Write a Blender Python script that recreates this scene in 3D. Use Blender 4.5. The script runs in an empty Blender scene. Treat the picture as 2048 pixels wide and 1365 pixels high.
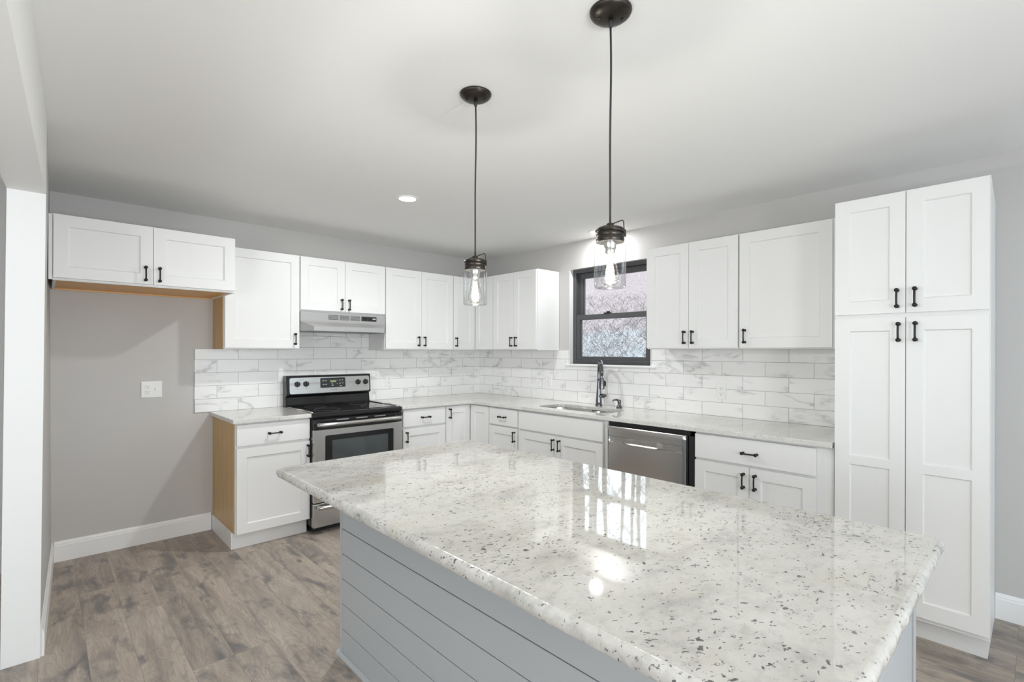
import bpy, bmesh, math, random
from mathutils import Matrix, Vector, noise as mnoise
random.seed(7)
PI = math.pi
scene = bpy.context.scene
COL = scene.collection

# ------------------------------------------------------------------ camera
cam_data = bpy.data.cameras.new('camera')
cam = bpy.data.objects.new('camera', cam_data)
COL.objects.link(cam)
scene.camera = cam
cam_data.sensor_width = 36.0
cam_data.lens = 994.76 * 36.0 / 2048.0
cam_data.shift_y = 21.24 / 2048.0
cam_data.clip_start = 0.05
cam_data.clip_end = 300
HEAD = PI / 4 + 0.031 - PI / 2
cam.matrix_world = (Matrix.Translation((-3.634, -4.4145, 1.3856)) @ Matrix.Rotation(HEAD, 4, 'Z')
                    @ Matrix.Rotation(PI / 2, 4, 'X') @ Matrix.Rotation(0.0027, 4, 'Z'))

# ------------------------------------------------------------------ view, sky, daylight
scene.view_settings.view_transform = 'Standard'
scene.view_settings.look = 'None'
scene.view_settings.gamma = 1.0
scene.view_settings.exposure = 0.05
scene.view_settings.use_curve_mapping = False
scene.cycles.use_denoising = True
scene.cycles.max_bounces = 12
scene.cycles.diffuse_bounces = 6
scene.cycles.glossy_bounces = 6
scene.cycles.transparent_max_bounces = 16
scene.cycles.sample_clamp_indirect = 6.0
scene.cycles.caustics_reflective = False
scene.cycles.caustics_refractive = False

world = bpy.data.worlds.new('overcast_sky')
scene.world = world
world.use_nodes = True
bg = world.node_tree.nodes['Background']
bg.inputs[0].default_value = (0.76, 0.885, 1.0, 1)
bg.inputs[1].default_value = 4.2

def area_light(name, loc, rot, sx, sy, power, color, shape='RECTANGLE', spread=PI):
    d = bpy.data.lights.new(name, 'AREA')
    d.shape = shape
    d.size = sx
    if shape in ('RECTANGLE', 'ELLIPSE'):
        d.size_y = sy
    d.energy = power
    d.color = color
    d.spread = spread
    o = bpy.data.objects.new(name, d)
    o.location = loc
    o.rotation_euler = rot
    COL.objects.link(o)
    return o

# added unseen fill lights for even brightness: two soft disks forward, two aimed upward
def aim(loc, target):
    return (Vector(target) - Vector(loc)).to_track_quat('-Z', 'Y').to_euler()
area_light('added_fill_camera', (-3.3, -6.0, 1.25), aim((-3.3, -6.0, 1.25), (-2.5, 0, 0.6)), 0.8, 0.8, 34, (0.95, 0.975, 1.0), 'DISK')
area_light('added_fill_adjoining', (-5.7, -4.7, 1.1), aim((-5.7, -4.7, 1.1), (-2.6, -0.2, 0.5)), 0.9, 0.9, 30, (0.95, 0.975, 1.0), 'DISK')
area_light('added_upfill_camera', (-3.3, -5.0, 1.5), (PI - 0.75, 0, 0), 0.3, 0.3, 8, (0.95, 0.975, 1.0), 'DISK')
area_light('added_upfill_adjoining', (-5.0, -2.8, 1.5), (PI, 0, 0), 0.3, 0.3, 10, (0.95, 0.975, 1.0), 'DISK')

# ------------------------------------------------------------------ materials
def new_mat(name):
    m = bpy.data.materials.new(name)
    m.use_nodes = True
    nt = m.node_tree
    b = nt.nodes['Principled BSDF']
    return m, nt, b

def N(nt, t, **kw):
    n = nt.nodes.new(t)
    for k, v in kw.items():
        if k.startswith('i_'):
            n.inputs[k[2:].replace('_', ' ')].default_value = v
        else:
            setattr(n, k, v)
    return n

def L(nt, a, b):
    nt.links.new(a, b)

def math_node(nt, op, a=None, b=None, clamp=False):
    n = nt.nodes.new('ShaderNodeMath')
    n.operation = op
    n.use_clamp = clamp
    for i, v in enumerate((a, b)):
        if v is None:
            continue
        if isinstance(v, (int, float)):
            n.inputs[i].default_value = v
        else:
            nt.links.new(v, n.inputs[i])
    return n.outputs[0]

def mix_col(nt, fac, a, b):
    n = nt.nodes.new('ShaderNodeMix')
    n.data_type = 'RGBA'
    for sock, v in ((n.inputs[0], fac), (n.inputs[6], a), (n.inputs[7], b)):
        if isinstance(v, (int, float)):
            sock.default_value = v
        elif isinstance(v, tuple):
            sock.default_value = v if len(v) == 4 else v + (1,)
        else:
            nt.links.new(v, sock)
    return n.outputs[2]

def ramp(nt, fac, stops):
    n = nt.nodes.new('ShaderNodeValToRGB')
    e = n.color_ramp.elements
    while len(e) < len(stops):
        e.new(0.5)
    for el, (p, c) in zip(e, stops):
        el.position = p
        el.color = c if len(c) == 4 else c + (1,)
    nt.links.new(fac, n.inputs[0])
    return n.outputs[0]

def obj_coords(nt, scale=(1, 1, 1), loc=(0, 0, 0), rot=(0, 0, 0)):
    tc = nt.nodes.new('ShaderNodeTexCoord')
    mp = nt.nodes.new('ShaderNodeMapping')
    mp.inputs['Scale'].default_value = scale
    mp.inputs['Location'].default_value = loc
    mp.inputs['Rotation'].default_value = rot
    nt.links.new(tc.outputs['Object'], mp.inputs['Vector'])
    return mp.outputs[0]

def noise_tex(nt, vec, scale, detail=4, rough=0.55, dist=0.0, dim='3D', w=None):
    n = nt.nodes.new('ShaderNodeTexNoise')
    n.noise_dimensions = dim
    n.inputs['Scale'].default_value = scale
    n.inputs['Detail'].default_value = detail
    n.inputs['Roughness'].default_value = rough
    n.inputs['Distortion'].default_value = dist
    if vec is not None:
        nt.links.new(vec, n.inputs['Vector'])
    if w is not None:
        nt.links.new(w, n.inputs['W'])
    return n.outputs['Fac']

def bump(nt, b, height, strength=0.2, dist=0.01):
    n = nt.nodes.new('ShaderNodeBump')
    n.inputs['Strength'].default_value = strength
    n.inputs['Distance'].default_value = dist
    nt.links.new(height, n.inputs['Height'])
    nt.links.new(n.outputs[0], b.inputs['Normal'])

def plain(name, color, rough=0.5, metal=0.0, spec=0.5, var=0.0, vscale=4.0, bumpy=0.0, bscale=80.0):
    """paint / plastic / metal with a faint procedural variation"""
    m, nt, b = new_mat(name)
    b.inputs['Roughness'].default_value = rough
    b.inputs['Metallic'].default_value = metal
    b.inputs['Specular IOR Level'].default_value = spec
    c = color + (1,)
    if var > 0:
        v = obj_coords(nt)
        f = noise_tex(nt, v, vscale, 3)
        d = tuple(max(0, x * (1 - var)) for x in color) + (1,)
        L(nt, mix_col(nt, f, c, d), b.inputs['Base Color'])
    else:
        b.inputs['Base Color'].default_value = c
    if bumpy > 0:
        v = obj_coords(nt)
        bump(nt, b, noise_tex(nt, v, bscale, 2), bumpy, 0.002)
    return m

def emit(name, color, strength):
    m = bpy.data.materials.new(name)
    m.use_nodes = True
    nt = m.node_tree
    nt.nodes.remove(nt.nodes['Principled BSDF'])
    e = nt.nodes.new('ShaderNodeEmission')
    e.inputs[0].default_value = color + (1,)
    e.inputs[1].default_value = strength
    L(nt, e.outputs[0], nt.nodes['Material Output'].inputs[0])
    return m

def thin_glass(name, tint=(1, 1, 1), edge=(0.45, 0.47, 0.48), ior=1.45, rough=0.0, edge_pow=0.35, bumpy=0.0, cap=1.0):
    m = bpy.data.materials.new(name)
    m.use_nodes = True
    nt = m.node_tree
    nt.nodes.remove(nt.nodes['Principled BSDF'])
    tr = nt.nodes.new('ShaderNodeBsdfTransparent')
    gl = nt.nodes.new('ShaderNodeBsdfGlossy')
    gl.inputs['Roughness'].default_value = rough
    lw = nt.nodes.new('ShaderNodeLayerWeight')
    lw.inputs['Blend'].default_value = edge_pow
    fr = nt.nodes.new('ShaderNodeFresnel')
    fr.inputs['IOR'].default_value = ior
    mc = mix_col(nt, lw.outputs['Facing'], tint, edge)
    L(nt, mc, tr.inputs['Color'])
    if bumpy > 0:
        v = obj_coords(nt)
        bn = nt.nodes.new('ShaderNodeBump')
        bn.inputs['Strength'].default_value = bumpy
        bn.inputs['Distance'].default_value = 0.004
        L(nt, noise_tex(nt, v, 45, 2), bn.inputs['Height'])
        L(nt, bn.outputs[0], gl.inputs['Normal'])
        L(nt, bn.outputs[0], fr.inputs['Normal'])
    mx = nt.nodes.new('ShaderNodeMixShader')
    L(nt, math_node(nt, 'MINIMUM', fr.outputs[0], cap), mx.inputs[0])
    L(nt, tr.outputs[0], mx.inputs[1])
    L(nt, gl.outputs[0], mx.inputs[2])
    L(nt, mx.outputs[0], nt.nodes['Material Output'].inputs[0])
    return m

M = {}
M['cab'] = plain('white_cabinet_paint', (0.79, 0.787, 0.770), 0.38, var=0.02)
M['wall'] = plain('grey_wall_paint', (0.565, 0.55, 0.532), 0.55, var=0.03, vscale=1.5, bumpy=0.06, bscale=220)
M['white'] = plain('white_wall_paint', (0.80, 0.80, 0.785), 0.55, var=0.02, bumpy=0.04, bscale=220)
M['ceil'] = plain('ceiling_paint', (0.86, 0.858, 0.845), 0.8, var=0.02, vscale=1.0, bumpy=0.05, bscale=160)
M['trim'] = plain('trim_paint', (0.87, 0.87, 0.86), 0.35, var=0.01)
M['black'] = plain('black_bronze_metal', (0.028, 0.026, 0.024), 0.38, metal=0.6, var=0.3, vscale=60)
M['bronze'] = plain('dark_bronze_metal', (0.06, 0.052, 0.044), 0.34, metal=0.85, var=0.25, vscale=40)
M['cord'] = plain('black_cord', (0.03, 0.028, 0.026), 0.6)
M['vinyl'] = plain('dark_window_vinyl', (0.075, 0.075, 0.078), 0.45, var=0.1)
M['gloss'] = plain('black_gloss_enamel', (0.012, 0.012, 0.013), 0.12, var=0.1)
M['dark'] = plain('black_plastic', (0.02, 0.02, 0.021), 0.4)
M['ovenglass'] = plain('oven_window_glass', (0.05, 0.06, 0.062), 0.06, spec=0.9)
M['plate'] = plain('white_plastic', (0.82, 0.82, 0.80), 0.3)
M['slot'] = plain('dark_slot', (0.05, 0.05, 0.05), 0.6)
M['hood'] = plain('silver_hood_paint', (0.43, 0.427, 0.42), 0.36, metal=0.35, var=0.03)
M['vent'] = plain('hood_vent_mesh', (0.13, 0.13, 0.128), 0.5, metal=0.3)
M['island'] = plain('blue_grey_paint', (0.43, 0.445, 0.45), 0.42, var=0.03, vscale=2)
M['islanddark'] = plain('shadow_gap_backing', (0.05, 0.055, 0.06), 0.7)
M['mark'] = plain('pale_print', (0.6, 0.6, 0.58), 0.5)
M['greymark'] = plain('grey_print', (0.22, 0.22, 0.22), 0.5)
M['lcd'] = emit('green_display', (0.5, 0.62, 0.35), 0.55)
M['glow'] = emit('lamp_filament', (1.0, 0.93, 0.80), 45.0)
M['lens'] = emit('recessed_light_lens', (1.0, 0.97, 0.92), 14.0)
M['glass'] = thin_glass('window_glass', (0.97, 0.98, 0.98), (0.9, 0.92, 0.92), 1.45)
M['jar'] = thin_glass('pendant_jar_glass', (0.99, 0.992, 0.992), (0.62, 0.64, 0.65), 1.4, 0.0, 0.16, 0.25, 0.40)
M['bulb'] = thin_glass('bulb_glass', (0.99, 0.985, 0.96), (0.80, 0.79, 0.75), 1.4, 0.0, 0.2, 0.0, 0.3)

def steel(name, base=(0.56, 0.555, 0.54), rough=0.27, axis='x'):
    m, nt, b = new_mat(name)
    b.inputs['Metallic'].default_value = 1.0
    b.inputs['Base Color'].default_value = base + (1,)
    sc = {'x': (3, 400, 400), 'z': (400, 400, 3)}[axis]
    f = noise_tex(nt, obj_coords(nt, sc), 1.0, 3)
    L(nt, math_node(nt, 'MULTIPLY_ADD', f, 0.05), b.inputs['Roughness'])
    b.inputs['Roughness'].links[0].from_node.inputs[2].default_value = rough - 0.03
    b.inputs['Anisotropic'].default_value = 0.5
    return m
M['steel'] = steel('brushed_steel', (0.58, 0.575, 0.565), 0.20)
M['steelz'] = steel('brushed_steel_vertical', (0.60, 0.595, 0.58), 0.24, 'x')
M['chrome'] = plain('black_chrome', (0.16, 0.16, 0.165), 0.09, metal=1.0)
M['sink'] = steel('sink_steel', (0.62, 0.61, 0.59), 0.30)

def wood_raw():
    m, nt, b = new_mat('raw_maple_veneer')
    v = obj_coords(nt, (30, 30, 2.0))
    f = noise_tex(nt, v, 1.0, 5, 0.6, 0.5)
    L(nt, ramp(nt, f, [(0.3, (0.50, 0.31, 0.115)), (0.7, (0.62, 0.41, 0.17))]), b.inputs['Base Color'])
    b.inputs['Roughness'].default_value = 0.38
    return m
M['maple'] = wood_raw()
def wood_orange():
    m, nt, b = new_mat('orange_maple_veneer')
    v = obj_coords(nt, (2.0, 30, 30))
    f = noise_tex(nt, v, 1.0, 5, 0.6, 0.5)
    L(nt, ramp(nt, f, [(0.3, (0.66, 0.34, 0.09)), (0.7, (0.78, 0.45, 0.15))]), b.inputs['Base Color'])
    b.inputs['Roughness'].default_value = 0.4
    return m
M['orange'] = wood_orange()

def granite():
    m, nt, b = new_mat('speckled_white_granite')
    v0 = obj_coords(nt)
    wv = nt.nodes.new('ShaderNodeTexNoise')
    wv.inputs['Scale'].default_value = 9.0
    wv.inputs['Detail'].default_value = 3
    L(nt, v0, wv.inputs['Vector'])
    ma = nt.nodes.new('ShaderNodeVectorMath'); ma.operation = 'MULTIPLY_ADD'
    L(nt, wv.outputs['Color'], ma.inputs[0]); ma.inputs[1].default_value = (0.05, 0.05, 0.05); L(nt, v0, ma.inputs[2])
    v = ma.outputs[0]
    wf = nt.nodes.new('ShaderNodeTexNoise')
    wf.inputs['Scale'].default_value = 85.0
    wf.inputs['Detail'].default_value = 2
    L(nt, v0, wf.inputs['Vector'])
    mb_ = nt.nodes.new('ShaderNodeVectorMath'); mb_.operation = 'MULTIPLY_ADD'
    L(nt, wf.outputs['Color'], mb_.inputs[0]); mb_.inputs[1].default_value = (0.022, 0.022, 0.022); L(nt, v, mb_.inputs[2])
    v = mb_.outputs[0]
    st = nt.nodes.new('ShaderNodeMapping')
    st.inputs['Rotation'].default_value = (0, 0, math.radians(43))
    st.inputs['Scale'].default_value = (0.62, 1.0, 1.0)
    L(nt, v, st.inputs['Vector'])
    vs = st.outputs[0]
    cloud = noise_tex(nt, vs, 6.5, 8, 0.66)
    base = ramp(nt, cloud, [(0.30, (0.38, 0.365, 0.34)), (0.45, (0.545, 0.528, 0.485)), (0.58, (0.60, 0.583, 0.54)), (0.75, (0.52, 0.503, 0.465))])
    mott = noise_tex(nt, vs, 38, 6, 0.7)
    base = mix_col(nt, ramp(nt, mott, [(0.50, (0, 0, 0)), (0.68, (0.6, 0.6, 0.6))]), base, (0.37, 0.36, 0.345))
    base = mix_col(nt, ramp(nt, mott, [(0.28, (0.6, 0.6, 0.6)), (0.42, (0, 0, 0))]), base, (0.66, 0.65, 0.62))
    tan = noise_tex(nt, vs, 9.0, 4, 0.55)
    base = mix_col(nt, ramp(nt, tan, [(0.56, (0, 0, 0)), (0.72, (0.45, 0.45, 0.45))]), base, (0.53, 0.485, 0.39))
    cluster = noise_tex(nt, vs, 4.2, 5, 0.65)
    cl = ramp(nt, cluster, [(0.42, (0, 0, 0)), (0.68, (1, 1, 1))])
    el = nt.nodes.new('ShaderNodeMapping')
    el.inputs['Scale'].default_value = (0.55, 1.15, 1.0)
    L(nt, vs, el.inputs['Vector'])
    for scale, thr, gate, colr, src in ((60, 0.38, 0.64, (0.075, 0.08, 0.08), el), (95, 0.44, 0.50, (0.10, 0.095, 0.09), st), (160, 0.52, 0.40, (0.15, 0.145, 0.14), el), (38, 0.27, 0.83, (0.12, 0.11, 0.105), st)):
        vo = nt.nodes.new('ShaderNodeTexVoronoi')
        vo.inputs['Scale'].default_value = scale
        L(nt, src.outputs[0], vo.inputs['Vector'])
        sep = nt.nodes.new('ShaderNodeSeparateColor')
        L(nt, vo.outputs['Color'], sep.inputs[0])
        g = math_node(nt, 'MULTIPLY', cl, 0.42)
        g = math_node(nt, 'ADD', g, sep.outputs[0])
        on = math_node(nt, 'GREATER_THAN', g, gate + 0.42)
        size = math_node(nt, 'MULTIPLY', sep.outputs[1], thr)
        d = math_node(nt, 'SUBTRACT', size, vo.outputs['Distance'])
        d = math_node(nt, 'MULTIPLY_ADD', d, 7.0, clamp=True)
        d.node.inputs[2].default_value = 0.15
        fac = math_node(nt, 'MULTIPLY', d, on)
        fac = math_node(nt, 'MULTIPLY', fac, 0.95)
        base = mix_col(nt, fac, base, colr)
    L(nt, base, b.inputs['Base Color'])
    b.inputs['Roughness'].default_value = 0.035
    b.inputs['Specular IOR Level'].default_value = 0.85
    return m
M['granite'] = granite()

def granite_run():  # same stone mixed toward white; brighter light on the counters painted in
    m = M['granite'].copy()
    m.name = 'lit_counter_granite'
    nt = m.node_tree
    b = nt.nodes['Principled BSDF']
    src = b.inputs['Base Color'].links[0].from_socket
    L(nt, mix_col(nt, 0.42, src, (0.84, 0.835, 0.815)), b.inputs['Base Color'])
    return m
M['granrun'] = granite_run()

def granite_edge():
    m = M['granite'].copy()
    m.name = 'chiselled_granite_edge'
    nt = m.node_tree
    b = nt.nodes['Principled BSDF']
    b.inputs['Roughness'].default_value = 0.16
    bump(nt, b, noise_tex(nt, obj_coords(nt), 42, 4, 0.6), 0.4, 0.004)
    return m
M['gredge'] = granite_edge()

def tile_mat(name, axis, shift):
    """4x12 marble-look tiles in running bond; axis = coordinate that runs along the wall"""
    m, nt, b = new_mat(name)
    tc = nt.nodes.new('ShaderNodeTexCoord')
    sp = nt.nodes.new('ShaderNodeSeparateXYZ')
    L(nt, tc.outputs['Object'], sp.inputs[0])
    u = sp.outputs[0] if axis == 'x' else math_node(nt, 'MULTIPLY', sp.outputs[1], -1.0)
    u = math_node(nt, 'ADD', u, shift)
    vv = math_node(nt, 'SUBTRACT', sp.outputs[2], 0.914)
    cb = nt.nodes.new('ShaderNodeCombineXYZ')
    L(nt, u, cb.inputs[0]); L(nt, vv, cb.inputs[1])
    br = nt.nodes.new('ShaderNodeTexBrick')
    br.offset = 0.5; br.offset_frequency = 2
    br.inputs['Color1'].default_value = (0, 0, 0, 1)
    br.inputs['Color2'].default_value = (1, 1, 1, 1)
    br.inputs['Mortar'].default_value = (0, 0, 0, 1)
    br.inputs['Scale'].default_value = 1.0
    br.inputs['Mortar Size'].default_value = 0.0012
    br.inputs['Mortar Smooth'].default_value = 0.15
    br.inputs['Bias'].default_value = 0.0
    br.inputs['Brick Width'].default_value = 0.3010
    br.inputs['Row Height'].default_value = 0.1007
    L(nt, cb.outputs[0], br.inputs['Vector'])
    sepc = nt.nodes.new('ShaderNodeSeparateColor')
    L(nt, br.outputs['Color'], sepc.inputs[0])
    w = math_node(nt, 'MULTIPLY', sepc.outputs[0], 37.0)
    rot = nt.nodes.new('ShaderNodeMapping')
    rot.inputs['Rotation'].default_value = (0, 0, 0.75)
    rot.inputs['Scale'].default_value = (0.55, 1.5, 1)
    L(nt, cb.outputs[0], rot.inputs['Vector'])
    vn = noise_tex(nt, rot.outputs[0], 3.4, 5, 0.55, 0.55, '4D', w)
    a = math_node(nt, 'SUBTRACT', vn, 0.5)
    a = math_node(nt, 'ABSOLUTE', a)
    vein = ramp(nt, a, [(0.0, (0.70, 0.70, 0.70)), (0.008, (0.34, 0.34, 0.34)), (0.028, (0.07, 0.07, 0.07)), (0.06, (0, 0, 0))])
    mask = noise_tex(nt, cb.outputs[0], 5.0, 2, 0.5, 0.0, '4D', w)
    mask = ramp(nt, mask, [(0.47, (0, 0, 0)), (0.62, (1, 1, 1))])
    vf = math_node(nt, 'MULTIPLY', vein, mask)
    soft = noise_tex(nt, rot.outputs[0], 2.2, 4, 0.5, 0.3, '4D', w)
    base = ramp(nt, soft, [(0.35, (0.88, 0.875, 0.86)), (0.65, (0.83, 0.825, 0.81))])
    base = mix_col(nt, vf, base, (0.36, 0.36, 0.36))
    base = mix_col(nt, br.outputs['Fac'], base, (0.27, 0.265, 0.255))
    L(nt, base, b.inputs['Base Color'])
    b.inputs['Roughness'].default_value = 0.22
    inv = math_node(nt, 'SUBTRACT', 1.0, br.outputs['Fac'])
    bump(nt, b, inv, 0.5, 0.002)
    return m
M['tileA'] = tile_mat('marble_tile_back_wall', 'x', 2.6528 + 3.01)
M['tileB'] = tile_mat('marble_tile_window_wall', 'y', -0.2504 - 0.1505 + 3.01)

def floor_mat():
    m, nt, b = new_mat('grey_oak_planks')
    tc = nt.nodes.new('ShaderNodeTexCoord')
    sp = nt.nodes.new('ShaderNodeSeparateXYZ')
    L(nt, tc.outputs['Object'], sp.inputs[0])
    cb = nt.nodes.new('ShaderNodeCombineXYZ')
    L(nt, math_node(nt, 'ADD', sp.outputs[1], 20.2), cb.inputs[0])
    L(nt, math_node(nt, 'ADD', sp.outputs[0], 16.04), cb.inputs[1])
    br = nt.nodes.new('ShaderNodeTexBrick')
    br.offset = 0.37; br.offset_frequency = 3
    br.inputs['Color1'].default_value = (0, 0, 0, 1)
    br.inputs['Color2'].default_value = (1, 1, 1, 1)
    br.inputs['Mortar'].default_value = (0.5, 0.5, 0.5, 1)
    br.inputs['Scale'].default_value = 1.0
    br.inputs['Mortar Size'].default_value = 0.0008
    br.inputs['Mortar Smooth'].default_value = 0.3
    br.inputs['Brick Width'].default_value = 1.22
    br.inputs['Row Height'].default_value = 0.163
    L(nt, cb.outputs[0], br.inputs['Vector'])
    sepc = nt.nodes.new('ShaderNodeSeparateColor')
    L(nt, br.outputs['Color'], sepc.inputs[0])
    w = math_node(nt, 'MULTIPLY', sepc.outputs[0], 51.0)
    mp = nt.nodes.new('ShaderNodeMapping')
    mp.inputs['Scale'].default_value = (0.9, 6.0, 1)
    L(nt, cb.outputs[0], mp.inputs['Vector'])
    g1 = noise_tex(nt, mp.outputs[0], 2.0, 7, 0.62, 0.8, '4D', w)
    mp2 = nt.nodes.new('ShaderNodeMapping')
    mp2.inputs['Scale'].default_value = (3.0, 60.0, 1)
    L(nt, cb.outputs[0], mp2.inputs['Vector'])
    g2 = noise_tex(nt, mp2.outputs[0], 1.6, 5, 0.6, 1.6, '4D', w)
    base = ramp(nt, g1, [(0.28, (0.20, 0.175, 0.16)), (0.45, (0.33, 0.283, 0.243)), (0.58, (0.41, 0.355, 0.305)), (0.75, (0.49, 0.43, 0.375))])
    base = mix_col(nt, ramp(nt, g2, [(0.42, (0, 0, 0)), (0.70, (0.5, 0.5, 0.5))]), base, (0.21, 0.18, 0.155))
    # cathedral grain: contour lines of a stretched noise
    mp4 = nt.nodes.new('ShaderNodeMapping')
    mp4.inputs['Scale'].default_value = (0.9, 4.2, 1)
    L(nt, cb.outputs[0], mp4.inputs['Vector'])
    cg = noise_tex(nt, mp4.outputs[0], 1.5, 2, 0.45, 0.9, '4D', w)
    cs = math_node(nt, 'SINE', math_node(nt, 'MULTIPLY', cg, 170.0))
    cs = math_node(nt, 'MULTIPLY_ADD', cs, 0.5)
    cs.node.inputs[2].default_value = 0.5
    base = mix_col(nt, ramp(nt, cs, [(0.55, (0, 0, 0)), (1.0, (0.30, 0.30, 0.30))]), base, (0.20, 0.175, 0.155))
    mp3 = nt.nodes.new('ShaderNodeMapping')
    mp3.inputs['Scale'].default_value = (2.0, 5.0, 1)
    L(nt, cb.outputs[0], mp3.inputs['Vector'])
    kn = noise_tex(nt, mp3.outputs[0], 1.7, 4, 0.6, 0.8, '4D', w)
    base = mix_col(nt, ramp(nt, kn, [(0.52, (0, 0, 0)), (0.66, (0.85, 0.85, 0.85))]), base, (0.13, 0.127, 0.13))
    vk = nt.nodes.new('ShaderNodeTexVoronoi')
    vk.inputs['Scale'].default_value = 3.0
    mp5 = nt.nodes.new('ShaderNodeMapping')
    mp5.inputs['Scale'].default_value = (0.75, 1.7, 1)
    L(nt, cb.outputs[0], mp5.inputs['Vector'])
    L(nt, mp5.outputs[0], vk.inputs['Vector'])
    kd = ramp(nt, vk.outputs['Distance'], [(0.02, (0.85, 0.85, 0.85)), (0.10, (0, 0, 0))])
    base = mix_col(nt, kd, base, (0.085, 0.08, 0.078))
    tone = ramp(nt, sepc.outputs[0], [(0.0, (1.0, 0.99, 0.98)), (1.0, (1.26, 1.23, 1.19))])
    mm = nt.nodes.new('ShaderNodeMix'); mm.data_type = 'RGBA'; mm.blend_type = 'MULTIPLY'
    mm.inputs[0].default_value = 1.0
    L(nt, base, mm.inputs[6]); L(nt, tone, mm.inputs[7])
    base = mix_col(nt, br.outputs['Fac'], mm.outputs[2], (0.17, 0.15, 0.13))
    L(nt, base, b.inputs['Base Color'])
    b.inputs['Roughness'].default_value = 0.42
    b.inputs['Specular IOR Level'].default_value = 0.35
    bump(nt, b, g2, 0.10, 0.002)
    return m
M['floor'] = floor_mat()

def hill_mat():
    m, nt, b = new_mat('leaf_litter_slope')
    v = obj_coords(nt)
    big = noise_tex(nt, v, 0.35, 4, 0.6)
    fine = noise_tex(nt, v, 13.0, 6, 0.8)
    zsep = nt.nodes.new('ShaderNodeSeparateXYZ'); L(nt, v, zsep.inputs[0])
    c1 = ramp(nt, fine, [(0.38, (0.05, 0.048, 0.045)), (0.45, (0.27, 0.255, 0.245)), (0.54, (0.42, 0.405, 0.39)), (0.75, (0.50, 0.49, 0.48))])
    c2 = ramp(nt, fine, [(0.38, (0.055, 0.045, 0.043)), (0.45, (0.28, 0.205, 0.19)), (0.56, (0.42, 0.325, 0.31)), (0.8, (0.50, 0.43, 0.415))])
    f = math_node(nt, 'MULTIPLY_ADD', zsep.outputs[2], 0.30)
    f.node.inputs[2].default_value = -0.30
    f = math_node(nt, 'ADD', f, math_node(nt, 'SUBTRACT', big, 0.5))
    L(nt, mix_col(nt, ramp(nt, f, [(0.1, (0, 0, 0)), (0.4, (1, 1, 1))]), c1, c2), b.inputs['Base Color'])
    b.inputs['Roughness'].default_value = 0.9
    bump(nt, b, fine, 0.8, 0.1)
    return m
M['hill'] = hill_mat()
M['bark'] = plain('grey_bark', (0.085, 0.082, 0.085), 0.9, var=0.5, vscale=9, bumpy=0.6, bscale=14)
M['twig'] = plain('dry_brush_stems', (0.17, 0.145, 0.14), 0.9, var=0.4, vscale=5)

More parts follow.
